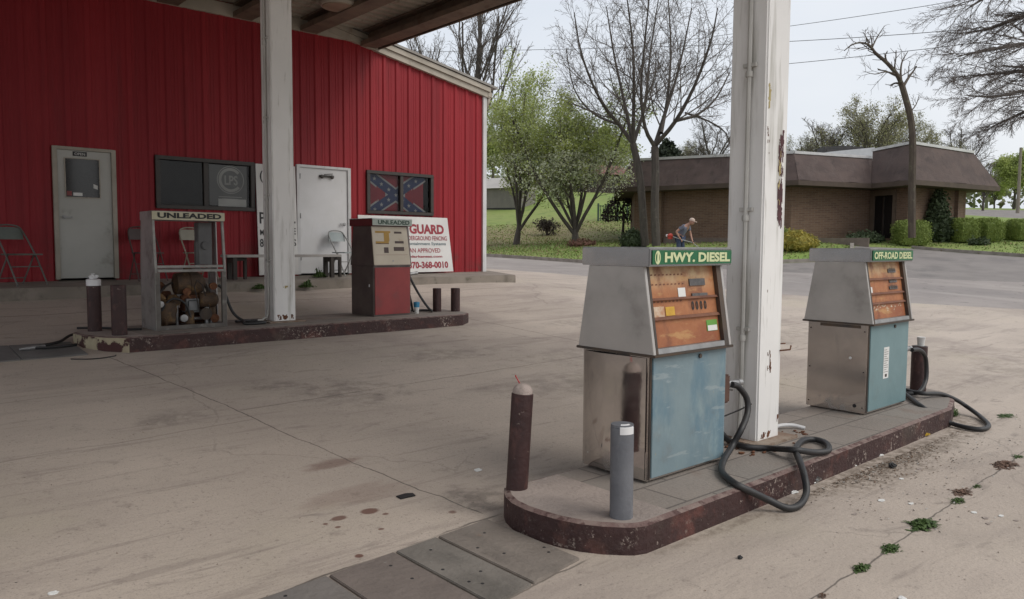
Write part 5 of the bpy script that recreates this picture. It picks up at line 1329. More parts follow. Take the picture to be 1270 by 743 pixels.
def tree(name, label, base, par, seed, trunkL, r0, bark, leafspec=None, group=None, lean=(0, 0, 1), limbs=None, cat='tree'):
    rng = random.Random(seed); t = thing(name, label, cat, base, 0, group); T, C = MB(), MB(); tips = []
    if limbs is None: grow(T, C, Vector((0, 0, -.15)), Vector(lean).normalized(), trunkL, r0, 0, rng, par, tips)
    else:
        for pts, ra, rb_, lv in limbs:
            pp = [Vector(p) - Vector(base) for p in pts]; hp = hose(pp, 0, 3) if len(pp) > 2 else pp; m = len(hp)
            T.tube(hp, [ra + (rb_ - ra) * k / (m - 1) for k in range(m)], 8, caps=False)
            if lv is None: continue
            Lt = sum((hp[k + 1] - hp[k]).length for k in range(m - 1)); cnt = par['n'][lv - 1]; az = rng.random() * 6
            for i in range(cnt):
                f = par['st'][lv - 1] + (1 - par['st'][lv - 1]) * (i + rng.random()) / cnt; k = min(int(f * (m - 1)), m - 2); u = f * (m - 1) - k
                bp = hp[k].lerp(hp[k + 1], u); d = (hp[k + 1] - hp[k]).normalized(); az += 2.4
                grow(T, C, bp, rot_dir(d, R(par['ang'][lv - 1]) * rng.uniform(.7, 1.25), az), Lt * par['rat'][lv - 1] * rng.uniform(.7, 1.2) * (1 - .4 * f), max((ra + (rb_ - ra) * f) * par['rr'][lv - 1], .008), lv, rng, par, tips, rng.random() * 6)
    T.build('trunk', bark, t, smooth=False)
    mats = [m_twig]
    if leafspec:
        mats += leafspec['mats']; leaves(C, tips, leafspec['per'], leafspec['size'], leafspec['spread'], rng, tuple(range(1, len(mats))), leafspec.get('w'))
    C.build('crown', mats, t)
    return t


PEAR = dict(seg=[3, 6, 4, 3, 2], wig=[.05, .09, .12, .16, .2], up=[0, .35, .3, .1, 0], n=[11, 9, 6, 4, 0], st=[.5, .25, .2, .2], ang=[24, 33, 38, 42], rat=[5.9, .36, .5, .5], rr=[.62, .4, .5, .6], sides=[9, 6, 4, 3, 3], tl=1, leaf=3, rmin=.008, fall=.3)
wl = lambda c, rng: (2 if rng.random() < (.75 if c.z < 4.2 else .22) else 1)
p_ = ground_at(714, 302); tree('pear_tree', 'vase shaped tree in pale leaf and white blossom nearest the mansard roof', p_, PEAR, 11, 1.05, .22, m_bark, dict(mats=[m_leafp, m_bloss], per=11, size=.085, spread=.17, w=wl), 'pale leafing trees on the grass bank')
wl2 = lambda c, rng: (2 if rng.random() < .12 else 1)
p_ = ground_at(640, 304); PEAR2 = dict(PEAR, n=[9, 8, 6, 4, 0], ang=[19, 30, 38, 42], rat=[5.2, .34, .5, .5]); tree('pear_tree', 'thinner pale green tree with forked trunk beside the red building corner', p_, PEAR2, 23, 1.3, .2, m_bark, dict(mats=[m_leafp, m_bloss], per=10, size=.085, spread=.17, w=wl2), 'pale leafing trees on the grass bank')

# the two tall bare trees left of the office front
BARE = dict(seg=[5, 5, 4, 3, 2], wig=[.06, .10, .13, .17, .2], up=[.1, .35, .25, .1, 0], n=[9, 13, 9, 6, 0], st=[.3, .15, .12, .1], ang=[35, 38, 42, 45], rat=[.5, .46, .46, .5], rr=[.6, .42, .5, .6], sides=[8, 6, 4, 3, 3], tl=1, rmin=.007, fall=.45)
D1, D2 = 34.5, 34.0
L1 = [([at(800, 305, D1), at(797, 260, D1), at(793, 215, D1), at(785, 178, D1)], .18, .15, None),
      ([at(785, 178, D1), at(768, 155, D1), at(745, 125, D1 - .8), at(722, 70, D1 - 1.5), at(712, 15, D1 - 2)], .105, .022, 2),
      ([at(785, 178, D1), at(775, 130, D1 + .6), at(762, 70, D1 + 1.2), at(752, 8, D1 + 1.6)], .095, .022, 2),
      ([at(785, 178, D1), at(786, 120, D1 - .8), at(785, 60, D1 - 1.4), at(776, -15, D1 - 2)], .095, .022, 2),
      ([at(786, 176, D1), at(800, 130, D1 + .5), at(806, 70, D1 + 1.8), at(818, -10, D1 + 2.4)], .09, .022, 2),
      ([at(768, 155, D1), at(735, 140, D1 + 1), at(712, 110, D1 + 1.6), at(702, 60, D1 + 2)], .06, .018, 2)]
tree('bare_tree', 'tall bare tree with left leaning trunk against the mansard roof corner', at(800, 303, D1), BARE, 5, 0, 0, m_bark, limbs=L1, group='bare trees before the brick office')
L2 = [([at(814, 305, D2), at(812, 260, D2), at(813, 215, D2), at(812, 182, D2)], .19, .16, None),
      ([at(812, 182, D2), at(800, 158, D2 - .5), at(795, 110, D2 - 1), at(800, 50, D2 - 1.5), at(806, -10, D2 - 2)], .095, .022, 2),
      ([at(812, 182, D2), at(825, 140, D2 + .6), at(842, 85, D2 + 1), at(858, 10, D2 + 1.4)], .105, .022, 2),
      ([at(813, 180, D2), at(838, 150, D2 - .7), at(862, 105, D2 - 1.3), at(882, 50, D2 - 2), at(890, 10, D2 - 2.2)], .105, .022, 2),
      ([at(838, 150, D2 - .7), at(865, 142, D2 - .2), at(888, 122, D2 + .4), at(905, 90, D2 + 1)], .07, .025, 2),
      ([at(820, 165, D2), at(828, 120, D2 + 1.2), at(832, 60, D2 + 2), at(828, -15, D2 + 2.6)], .085, .02, 2),
      ([at(850, 140, D2), at(878, 150, D2 + .6), at(900, 165, D2 + 1), at(908, 190, D2 + 1.2)], .05, .02, 3)]
tree('bare_tree', 'tall bare tree with upright trunk and wide crown against the brick office', at(814, 303, D2), BARE, 6, 0, 0, m_bark, limbs=L2, group='bare trees before the brick office')

# broken snag in front of the right wing
D = 31.5; q = lambda x, y, o=0: at(x, y, D + o)
SN = dict(BARE, n=[3, 5, 5, 4, 0], rat=[.3, .3, .5, .5], ang=[55, 55, 50, 45])
LS = [([q(1131, 295), q(1131, 230), q(1132, 185), q(1130, 150), q(1124, 125), q(1118, 104)], .155, .12, None),
      ([q(1119, 106), q(1112, 92, -.2), q(1100, 78, -.4), q(1086, 66, -.5), q(1082, 60, -.5)], .1, .045, 3),
      ([q(1083, 62, -.5), q(1076, 55, -.7), q(1066, 53, -.9), q(1056, 56, -1), q(1047, 63, -1)], .05, .016, 3),
      ([q(1082, 60, -.5), q(1081, 50, -.4), q(1079, 42, -.3)], .035, .01, 3), ([q(1082, 58, -.5), q(1088, 46, -.2), q(1097, 32, 0)], .035, .01, 3), ([q(1079, 53, -.5), q(1073, 44, -.4), q(1074, 36, -.4)], .025, .008, 3),
      ([q(1118, 104), q(1117, 90, .3), q(1119, 76, .5), q(1126, 64, .6)], .06, .012, 3), ([q(1121, 106), q(1127, 96, .5), q(1133, 88, .7), q(1137, 82, .7)], .06, .02, 3),
      ([q(1112, 92, -.2), q(1098, 89, -.6), q(1085, 92, -.9), q(1070, 88, -1.2)], .035, .008, 3), ([q(1100, 78, -.4), q(1098, 70, -.4), q(1100, 64, -.4)], .05, .012, 3),
      ([q(1122, 108), q(1112, 103, .4), q(1104, 106, .6)], .05, .03, 3), ([q(1128, 140), q(1136, 130, .4), q(1140, 118, .6)], .03, .01, 3)]
tree('snag_tree', 'broken leaning snag with few stubby bare branches before the office right wing', at(1131, 294, D), SN, 9, 0, 0, m_bark2, limbs=LS)

# large bare tree at the right, drooping branches enter the frame
DR = dict(BARE, n=[8, 20, 13, 8, 0], up=[.1, -.1, -.12, -.1, 0], rat=[.5, .36, .4, .45], ang=[35, 30, 32, 36], wig=[.06, .09, .11, .13, .15], rr=[.6, .3, .5, .6], st=[.3, .2, .1, .1], rmin=.004)
D = 17.0; q = lambda x, y, o=0: at(x, y, D + o)
bx = ground_at(1375, 372, 10, 40)
D = (bx - CAM).dot(Vector((fw.x, fw.y, 0)).normalized())
LD = [([bx - Vector((0, 0, .1)), q(1376, 250), q(1370, 120), q(1362, 0)], .32, .24, None), ([q(1362, 0), q(1358, -150, .5), q(1350, -300, 1)], .22, .08, 1),
      ([q(1364, 10), q(1320, -40), q(1270, -30, -.6), q(1225, -5, -1.2), q(1198, 12, -1.4)], .12, .012, 2), ([q(1365, 40), q(1318, 12), q(1270, 20, .5), q(1225, 36, 1), q(1188, 42, 1.2)], .11, .012, 2),
      ([q(1368, 90), q(1318, 60), q(1270, 55, -.4), q(1228, 62, -.8), q(1186, 70, -1)], .11, .011, 2), ([q(1370, 120), q(1325, 95), q(1275, 88, .6), q(1230, 92, 1), q(1190, 95, 1.2)], .1, .01, 2),
      ([q(1372, 150), q(1325, 120), q(1278, 112, 0), q(1235, 120, -.5), q(1196, 118, -.8)], .09, .01, 2), ([q(1372, 160), q(1330, 135), q(1285, 135, .6), q(1250, 148, .8), q(1222, 162, 1)], .09, .01, 2),
      ([q(1364, 5), q(1400, -60), q(1450, -100), q(1520, -110)], .14, .02, 2), ([q(1370, 100), q(1410, 50), q(1470, 40), q(1540, 60)], .13, .02, 2)]
tree('drooping_bare_tree', 'large bare tree with fine drooping branches entering at the upper right', bx, DR, 31, 0, 0, m_bark, limbs=LD)

# background trees: prototypes, then copies
TALL = dict(BARE, seg=[6, 6, 4, 3, 2], n=[11, 8, 6, 3, 0], st=[.15, .2, .15, .1], ang=[16, 22, 32, 40], rat=[.72, .5, .45, .5], up=[.1, .35, .3, .2, 0], rr=[.42, .55, .55, .6], rmin=.012, fall=.5)
p_ = at(585, 250, 50); z0 = gz(p_.x, p_.y); tree('tall_bare_tree', 'tall bare multi stemmed tree rising behind the red building roof', (p_.x, p_.y, z0), TALL, 41, 11.5, .3, m_bark)
p_ = at(520, 250, 56); z0 = gz(p_.x, p_.y); tree('tall_bare_tree', 'lower bare tree showing left over the red roof edge under the canopy beam', (p_.x, p_.y, z0), TALL, 42, 10.5, .25, m_bark)
RND = dict(BARE, seg=[4, 5, 4, 3, 2], n=[10, 9, 7, 5, 0], st=[.3, .2, .15, .1], ang=[38, 42, 45, 45], rat=[.85, .52, .48, .5], up=[.1, .25, .2, .1, 0], leaf=3, rmin=.011, fall=.4)
GB = 'background trees beyond the brick office'


def bg(px, topy, dep, src=None, label='', seed=0, leaf=None, par=RND, name='background_tree', hh=None, group=GB, bark=m_bark):
    p = at(px, 280, dep); z0 = gz(p.x, p.y); H = at(px, topy, dep).z - z0
    if src is None:
        return tree(name, label, (p.x, p.y, z0), par, seed, H * .56, H * .022, bark, leaf, group), H
    s = H / src[1]; return copy_thing(src[0], (p.x, p.y, z0), label, seed, s), H


bud = dict(mats=[m_bud], per=2, size=.10, spread=.16); grn = dict(mats=[m_leafp], per=6, size=.17, spread=.25)
t_bud = bg(1075, 98, 60, None, 'budding round tree directly behind the snag and office roof', 51, bud)
t_bare = bg(1022, 128, 62, None, 'small bare tree behind the rooftop box of the brick office', 52, None)
t_grn = bg(1256, 178, 92, None, 'bright green leafing tree at the right edge behind the pole', 53, grn)
bg(1185, 135, 66, t_bare, 'bare tree rising over the right hip of the office roof', 1.2)
bg(1150, 150, 63, t_bud, 'budding tree behind the peak of the office right wing', 2.2)
bg(1218, 190, 80, t_bare, 'thin bare tree between the office roof end and the pole', 3.1)
bg(1105, 125, 72, t_bud, 'farther budding tree right of the one behind the snag', 4.4)
bg(1232, 212, 98, t_grn, 'low green tree left of the pole at the right edge', 2.7)
bg(880, 128, 58, t_bare, 'bare tree over the mansard roof just left of the near column', .7)
bg(848, 165, 66, t_bud, 'low budding tree above the mansard roof behind the upright bare tree', 5.2)
bg(672, 165, 78, t_bud, 'budding tree between the two pale trees on the hill', 1.9)
bg(612, 150, 84, t_grn, 'far green tree behind the grey shed', 3.9)
bg(700, 175, 88, t_bare, 'far bare tree on the hilltop behind the white blossom tree', .3)
bg(755, 150, 74, t_grn, 'leafing tree behind the left leaning bare tree', 5.9)
bg(1300, 185, 85, t_bud, 'budding tree at the extreme right edge of the picture', .9)
bg(1000, 150, 75, t_bud, 'faint budding tree just right of the near column', 4.9)

# dark evergreen behind the mansard
p_ = at(826, 260, 60); z0 = gz(p_.x, p_.y); H = at(826, 178, 60).z - z0
t = thing('cedar_tree', 'dark evergreen crown showing between the bare trunks over the mansard roof', 'tree', (p_.x, p_.y, z0)); rng = random.Random(8)
MB().tube([(0, 0, -.1), (.05, 0, H * .9)], [.2, .03], 8).build('trunk', m_bark, t); C = MB(); tips = []
for k in range(1500):
    h_ = rng.random() ** .8; rr_ = (1 - h_) ** .8 * 2.6 * (.55 + .45 * rng.random()) * (1 + .25 * math.sin(h_ * 40)); a = rng.random() * 6.28; tips.append(Vector((rr_ * math.cos(a), rr_ * math.sin(a), .8 + h_ * (H - .8))))
leaves(C, tips, 5, .28, .16, rng); C.build('crown', m_everg, t)


def shrub(name, label, base, sx, sy, sz, mat, seed, kind='box', n=900, leaf=.07, group=None, rz=0, core=True):
    rng = random.Random(seed); t = thing(name, label, 'shrub', base, rz, group)
    S_ = MB()
    for k in range(5): a = k * 1.26; S_.tube([(.08 * math.cos(a), .08 * math.sin(a), -.05), (.3 * sx * math.cos(a), .3 * sy * math.sin(a), sz * .6)], [.02, .008], 5)
    S_.build('stem', m_bark, t)
    C = MB(); tips = []
    def surf(u, v):    # point on the closed crown, u azimuth, v height 0..1
        if kind == 'box':
            e = .28; c, s = math.cos(u), math.sin(u); e = .16; f = (abs(c) ** (2 / e) + abs(s) ** (2 / e)) ** (-e / 2); w = (1 - max(0, v - .8) ** 2 * 6) * (1 - max(0, .2 - v) * .5)
            return Vector((f * c * sx * w, f * s * sy * w, v * sz))
        if kind == 'cone': w = (1 - v) ** .75 * (1 - max(0, .15 - v) * 3); return Vector((math.cos(u) * sx * w, math.sin(u) * sy * w, v * sz))
        w = math.sin(PI * (.12 + .88 * v) ** .8) ** .6; return Vector((math.cos(u) * sx * w, math.sin(u) * sy * w, v * sz))
    if core:
        for i in range(16):
            for j in range(8):
                P = lambda a, b_: surf(2 * PI * a / 16, b_ / 8) * .9
                C.quad(P(i, j), P(i + 1, j), P(i + 1, j + 1), P(i, j + 1))
        C.quad(*[surf(2 * PI * i / 16, 1) * .9 for i in range(16)])
    for k in range(n):
        v = rng.random(); v = 1.0 if (kind == 'box' and rng.random() < .3) else v
        p = surf(rng.random() * 6.283, v)
        if v == 1.0: g_ = math.sqrt(rng.random()); p.x *= g_; p.y *= g_
        p *= 1 + .05 * mnoise.noise(p * 3 + Vector((seed, 0, 0))); tips.append(p)
    leaves(C, tips, 4, leaf, leaf * .7, rng); C.build('crown', mat, t); return t


def on_ground(px, py): return ground_at(px, py, 5, 90)
GH = 'clipped hedge blocks before the office'
p_ = on_ground(1129, 304.0); dp = (p_ - CAM).dot(Vector((fw.x, fw.y, 0)).normalized()); k = dp / 960
hz = R(48.5 - 90)
hd1 = shrub('hedge', 'boxy light green clipped hedge below the snag and left of the conical evergreen', p_, 17 * k, .6, 28 * k, m_hedge, 1, 'box', 1900, .06, GH, hz)
for px, w_, h_, lab in ((1193, 12.5, 26, 'clipped green hedge just right of the conical evergreen'), (1223, 12, 25, 'clipped green hedge block under the eave end'), (1264, 13, 23, 'clipped green hedge farthest right at the picture edge')):
    p_ = at(px, 303.5, 34.5); p_.z = gz(p_.x, p_.y); c = copy_thing(hd1, p_, lab, hz + .1); c.scale = (w_ / 18 * 34.5 / dp, 1, h_ / 27 * 34.5 / dp)
p_ = at(1162, 301, 35.0); p_.z = gz(p_.x, p_.y); shrub('conical_evergreen', 'dark conical evergreen shrub between the hedge blocks', p_, .72, .72, 60 * 35 / 960, m_bush, 2, 'cone', 1100, .12)
p_ = at(988, 313, 31.5); p_.z = gz(p_.x, p_.y); shrub('forsythia_bush', 'yellow flowering low bush on the lawn right of the near column', p_, .95, .7, .72, m_fors, 3, 'round', 800, .09)
p_ = at(968, 300, 33); p_.z = gz(p_.x, p_.y); shrub('green_bush', 'low bright green bush at the brick wall behind the yellow bush', p_, .7, .5, .62, m_hedge, 4, 'round', 500, .09)
p_ = at(1072, 304, 34.5); p_.z = gz(p_.x, p_.y); shrub('green_bush', 'low dark green spreading plant below the office door', p_, 1.4, .5, .4, m_bush, 5, 'round', 500, .1)
p_ = at(786, 303, 35); p_.z = gz(p_.x, p_.y); shrub('dark_bush', 'dark rounded bush at the foot of the two bare trunks', p_, .62, .5, .75, m_bush, 6, 'round', 500, .1)
p_ = at(1215, 305, 33.4); p_.z = gz(p_.x, p_.y); shrub('green_bush', 'tiny dark plant at the foot of the right hedges', p_, .5, .35, .22, m_bush, 12, 'round', 150, .1)
p_ = ground_at(694, 306); shrub('reddish_plant', 'low reddish brown plant at the foot of the blossoming tree', p_ + Vector((.9, -.6, 0)), .75, .45, .34, M('reddish_leaf', (.16, .07, .055), (.12, .07, .04), scale=5, rough=.9), 7, 'round', 300, .08)
p_ = ground_at(679, 292); tree('bare_shrub', 'small bare shrub on the bank between the pale trees', p_, dict(RND, n=[7, 6, 5, 0], st=[.1, .15, .1], rat=[2.0, .5, .5], leaf=2, rmin=.012, ang=[38, 40, 45]), 61, .5, .07, m_bark, dict(mats=[m_purp], per=2, size=.09, spread=.08), cat='shrub')
p_ = at(772, 280, 44); z0 = gz(p_.x, p_.y); t = thing('weeping_shrub', 'dark dome shaped little tree left of the brick office', 'tree', (p_.x, p_.y, z0)); H = at(772, 246, 44).z - z0
MB().tube([(0, 0, -.1), (.1, 0, H * .5), (0, 0, H * .85)], [.09, .07, .04], 7).build('trunk', m_bark, t); rng = random.Random(4); tips = []
for k in range(500):
    a = rng.random() * 6.28; v = rng.random(); w_ = 1.05 * math.sqrt(max(0, 1 - (v * .95) ** 2)); tips.append(Vector((w_ * math.cos(a), w_ * math.sin(a), H * .45 + v * H * .55)))
C = MB(); leaves(C, tips, 5, .12, .1, rng); C.build('crown', m_purp, t)

# far wooded horizon as one mass
rng = random.Random(77); C = MB(); tips = []
for k in range(300):
    az = 2 * PI * k / 300 + rng.uniform(-.01, .01); dep = rng.uniform(110, 160); p = Vector((dep * math.cos(az), dep * math.sin(az), 0)); z0 = gz(p.x, p.y); h_ = rng.uniform(5, 10); wd = rng.uniform(3, 5)
    if R(5) < az < R(40): h_ *= .72
    C.tube([(p.x, p.y, z0 - .3), (p.x, p.y, z0 + h_ * .7)], [.25, .08], 5, caps=False)
    for i in range(56):
        v = Vector((rng.gauss(0, 1), rng.gauss(0, 1), rng.gauss(0, 1))).normalized() * rng.random() ** .4; tips.append(Vector((p.x + v.x * wd, p.y + v.y * wd, z0 + h_ * .52 + v.z * h_ * .5)))
leaves(C, tips, 2, .9, .4, rng); tag(C.build('treeline', m_farg), 'hazy spring woodland along the far horizon', 'trees', kind='stuff')

# grass blades on the near part of the lawn
rng = random.Random(12); C = MB(); LX = []
while len(LX) < 26000:
    px = rng.uniform(598, 1300) if rng.random() < .7 else rng.uniform(598, 800); dep = rng.uniform(28.3, 50); p = at(px, 300, dep)
    LX.append((p.x, p.y))
zs = gz_many([a for a, _ in LX], [c for _, c in LX])
lawn_side = lambda x_, y_: not (pip(x_, y_, near_side) or pip(x_, y_, st_poly) or pip(x_, y_, dr_poly) or pip(x_, y_, wal))
for (x_, y_), z_ in zip(LX, zs):
    if not lawn_side(x_, y_): continue
    a = rng.random() * 3.14; h_ = rng.uniform(.03, .08); w_ = rng.uniform(.025, .05); dx, dy = math.cos(a) * w_, math.sin(a) * w_; lx, ly = rng.gauss(0, .04), rng.gauss(0, .04)
    C.cur = 0 if rng.random() < .7 else 1
    C.quad((x_ - dx, y_ - dy, z_ - .01), (x_ + dx, y_ + dy, z_ - .01), (x_ + lx, y_ + ly, z_ + h_))
tag(C.build('grass', [M('grass_blade', (.19, .25, .06), (.14, .2, .05), scale=.5, rough=.8), M('dry_blade', (.28, .22, .12), (.21, .155, .09), scale=.5, rough=.9)]), 'short spring grass with brown patches on the bank', 'grass', kind='stuff')

# ------------------------------------------------------------------ things beyond the street
p_ = at(643, 262, 57); q_ = at(545, 264, 60); d_ = Vector((q_.x - p_.x, q_.y - p_.y)); Ls = d_.length; ang = math.atan2(d_.y, d_.x); z0 = min(gz(p_.x, p_.y), gz(q_.x, q_.y))
t = thing('long_shed', 'long low grey shed with a pale roof behind the red building corner', 'shed', (p_.x, p_.y, gz(p_.x, p_.y)), ang)
MB().box(0, Ls, -3, 0, .15, 1.62).build('wall', M('shed_grey', (.2, .185, .165), (.16, .15, .135), scale=.8, rough=.8, stretch=(3, 1, 1)), t); MB().box(.1, Ls - .1, -2.9, -.02, -.3, .149).build('plinth_or_dark_gap', m_ink, t)  # black box painted in for the shaded gap under the raised shed
MB().hexa([(-.2, -3.2), (Ls + .2, -3.2), (Ls + .2, .25), (-.2, .25)], 1.60, [(-.2, -1.6), (Ls + .2, -1.6), (Ls + .2, -1.4), (-.2, -1.4)], 2.5).build('roof', M('shed_roof', (.42, .4, .37), (.36, .34, .32), scale=1, rough=.6), t)
p_ = at(634, 232, 92); z0 = p_.z; t = thing('white_van', 'white van roof showing above the grey shed', 'van', (p_.x, p_.y, gz(p_.x, p_.y)), R(-30)); zc = at(634, 219, 92).z - gz(p_.x, p_.y)
MB().hexa([(-1.2, -.9), (1.2, -.9), (1.2, .9), (-1.2, .9)], .4, [(-1.1, -.8), (1.0, -.8), (1.0, .8), (-1.1, .8)], max(zc, 1.9)).build('body', m_cap, t, bevel=.12)
MB().box(-.9, .8, -.91, -.86, max(zc, 1.9) - .8, max(zc, 1.9) - .3).build('window', m_ink, t)
q = MB()
for sx in (-.75, .75):
    for sy in (-.82, .82): q.lathe([(.3, -.1), (.32, 0), (.3, .1)], (sx, sy, .32), 14, 'y')
q.build('wheel', m_black, t)
p_ = at(665, 246.5, 72); z0 = gz(p_.x, p_.y); t = thing('parked_car', 'dark red car parked on the hilltop between the pale trees', 'car', (p_.x, p_.y, z0), R(-35))
prof = [(-2.0, .35), (-2.0, .75), (-1.75, .86), (-1.0, .9), (-.55, 1.32), (.7, 1.34), (1.3, .92), (1.95, .84), (2.05, .5), (2.0, .35)]
q = MB(); nn = len(prof); q.v = [(x_, -.8 + (.12 if z_ > 1 else 0), z_) for x_, z_ in prof] + [(x_, .8 - (.12 if z_ > 1 else 0), z_) for x_, z_ in prof]; q.f = [tuple(range(nn - 1, -1, -1)), tuple(range(nn, 2 * nn))] + [(k, (k + 1) % nn, nn + (k + 1) % nn, nn + k) for k in range(nn)]; q.mi = [0] * len(q.f)
q.build('body', M('car_red', (.17, .02, .03), (.14, .016, .025), rough=.3), t, bevel=.04)
q = MB()
for s in (-1, 1): q.quad((-.85, s * .78, .93), (1.1, s * .78, .93), (.65, s * .70, 1.27), (-.5, s * .70, 1.27))
q.quad((-.98, -.6, .95), (-.98, .6, .95), (-.6, .55, 1.29), (-.6, -.55, 1.29)); q.build('window', m_ink, t)
for sx in (-1.25, 1.3):
    for sy in (-.76, .76): MB().lathe([(.2, -.09), (.31, -.09), (.32, 0), (.31, .09), (.2, .09)], (sx, sy, .32), 16, 'y').build('wheel', m_black, t)
p_ = at(742, 246, 70); z0 = gz(p_.x, p_.y); t = thing('red_roof_house', 'small house with dull red roof on the hill behind the blossoming tree', 'house', (p_.x, p_.y, z0), R(-30))
MB().box(-2.2, 2.2, -2, 2, -1, 1.35).build('wall', M('dark_house_wall', (.06, .045, .04), rough=.8), t); MB().hexa([(-2.6, -2.4), (2.6, -2.4), (2.6, 2.4), (-2.6, 2.4)], 1.3, [(-2.0, -.1), (2.0, -.1), (2.0, .1), (-2.0, .1)], 2.3).build('roof', M('dull_red_roof', (.2, .085, .075), (.15, .065, .06), scale=2, rough=.8), t)
MB().box(-1.5, -.8, -2.02, -2.0, .2, 1.0).build('window', m_ink, t); MB().box(.5, 1.2, -2.02, -2.0, -.2, 1.1).build('door', m_frame, t)
t = None
a_, c_ = at(742, 264, 50), at(778, 265, 50); t = thing('bar_fence', 'green upright bar fence on the hill left of the office', 'fence', (a_.x, a_.y, gz(a_.x, a_.y))); mg = M('fence_green', (.05, .09, .06), (.04, .07, .05), rough=.6)
q = MB(); d_ = c_ - a_; d_.z = 0
for k in range(13):
    o = d_ * (k / 12); zz0 = gz(a_.x + o.x, a_.y + o.y) - gz(a_.x, a_.y); 
    if k % 4 == 0: MB().bar((o.x, o.y, zz0 - .2), (o.x, o.y, zz0 + 1.12), .09, .09).build('post', mg, t)
    else: q.bar((o.x, o.y, zz0 - .1), (o.x, o.y, zz0 + 1.0), .035, .035)
zz1 = gz(c_.x, c_.y) - gz(a_.x, a_.y); q.bar((0, 0, .95), (d_.x, d_.y, zz1 + .95), .04, .04); q.bar((0, 0, .15), (d_.x, d_.y, zz1 + .15), .04, .04); q.build('bar', mg, t)

p_ = at(1262, 264, 75); z0 = gz(p_.x, p_.y); t = thing('utility_pole', 'weathered pale utility pole at the right edge beyond the lawn', 'pole', (p_.x, p_.y, z0)); H = at(1262, 183, 75).z - z0
MB().tube([(0, 0, -.3), (.02, 0, H)], [.17, .12], 10).build('pole', M('pole_wood', (.26, .23, .19), (.2, .17, .14), scale=3, rough=.9, stretch=(3, 3, .3)), t); MB().lathe([(.06, 0), (.07, .2), (.03, .25)], (.12, 0, H - .5), 8).build('insulator', m_steel, t)
m_wire = M('wire_dark', (.05, .05, .055), rough=.6)
for pts_, lab in (([(430, 66, 70), (600, 63, 62), (780, 59, 54), (968, 52, 46), (1180, 38, 40), (1400, 16, 36)], 'middle overhead wire crossing the sky behind the trees'), ([(560, 112, 72), (760, 98, 60), (968, 80, 48), (1120, 64, 43), (1270, 45, 40), (1420, 22, 37)], 'lowest and darkest overhead wire right of the near column'), ([(760, 62, 66), (968, 34, 54), (1080, 18, 50), (1180, 2, 47), (1320, -24, 44)], 'topmost faint overhead wire right of the near column')):
    tag(MB().tube(hose([at(*p) for p in pts_], 0, 8), .017, 5).build('overhead_wire', m_wire), lab, 'wire', 'overhead wires')

# ------------------------------------------------------------------ man trimming the grass
pm = at(843, 329, 29.2); pm.z = gz(pm.x, pm.y) + .01


def skin(name, nodes, links, mat, parent, root=0, sub=2):
    me = bpy.data.meshes.new(name); me.from_pydata([n_[0] for n_ in nodes], links, []); o = bpy.data.objects.new(name, me); COL.objects.link(o)
    md = o.modifiers.new('Skin', 'SKIN'); md.use_smooth_shade = True
    for i, n_ in enumerate(nodes): sv = me.skin_vertices[0].data[i]; sv.radius = n_[1] if isinstance(n_[1], tuple) else (n_[1], n_[1]); sv.use_root = i == root
    sd = o.modifiers.new('Sub', 'SUBSURF'); sd.levels = sub; sd.render_levels = sub
    dg = bpy.context.evaluated_depsgraph_get(); m2 = bpy.data.meshes.new_from_object(o.evaluated_get(dg)); o.modifiers.clear(); o.data = m2; bpy.data.meshes.remove(me); m2.materials.clear(); m2.materials.append(mat); m2.shade_smooth()
    if parent: o.parent = parent
    return o


man = thing('person', 'person in grey blue shirt jeans and pale cap bending over a red trimmer', 'person', pm, R(-78))
m_skin = M('skin_tone', (.42, .24, .17), (.38, .21, .15), rough=.6); m_shirt = M('grey_blue_shirt', (.17, .185, .235), (.13, .145, .19), scale=6, rough=.85); m_jean = M('jeans', (.055, .075, .13), (.04, .055, .1), scale=8, rough=.9); m_cap2 = M('pale_cap', (.5, .4, .33), (.45, .35, .29), rough=.8)
# local x = the way he faces (right in the photo), y = his left, z up
J = dict(pel=(0, 0, .95), sp=(.06, 0, 1.14), ch=(.20, 0, 1.30), ne=(.31, 0, 1.41), he=(.39, 0, 1.46), hl=(-.01, .1, .9), kl=(.06, .13, .5), al=(-.02, .14, .09), tl=(.14, .16, .035), hr=(-.01, -.1, .9), kr=(.0, -.15, .5), ar=(-.1, -.16, .09), tr=(.06, -.19, .035),
         shl=(.23, .2, 1.34), el=(.28, .28, 1.07), wl=(.38, .2, .86), hnl=(.42, .17, .78), shr=(.2, -.21, 1.34), er=(-.02, -.33, 1.14), wr=(.08, -.26, .93), hnr=(.12, -.22, .86))
K = list(J)
rad = dict(pel=(.14, .12), sp=(.14, .115), ch=(.15, .12), ne=.06, he=.07, hl=.088, kl=.06, al=.042, tl=.038, hr=.088, kr=.06, ar=.042, tr=.038, shl=.06, el=.044, wl=.03, hnl=.036, shr=.06, er=.044, wr=.03, hnr=.036)
lk = [('pel', 'sp'), ('sp', 'ch'), ('ch', 'ne'), ('ne', 'he'), ('pel', 'hl'), ('hl', 'kl'), ('kl', 'al'), ('al', 'tl'), ('pel', 'hr'), ('hr', 'kr'), ('kr', 'ar'), ('ar', 'tr'), ('ch', 'shl'), ('shl', 'el'), ('el', 'wl'), ('wl', 'hnl'), ('ch', 'shr'), ('shr', 'er'), ('er', 'wr'), ('wr', 'hnr')]
body = skin('body', [(J[k], rad[k]) for k in K], [(K.index(a), K.index(c)) for a, c in lk], m_skin, man)
hc = Vector((.455, 0, 1.515))
bm = bmesh.new(); bm.from_mesh(body.data)
hb = MB(); hb.ball(hc, .1, 1.0, .8, 1.18, 18); hb.ball(hc + Vector((.095, 0, -.03)), .02, 1.2, .8, 1.2, 8)
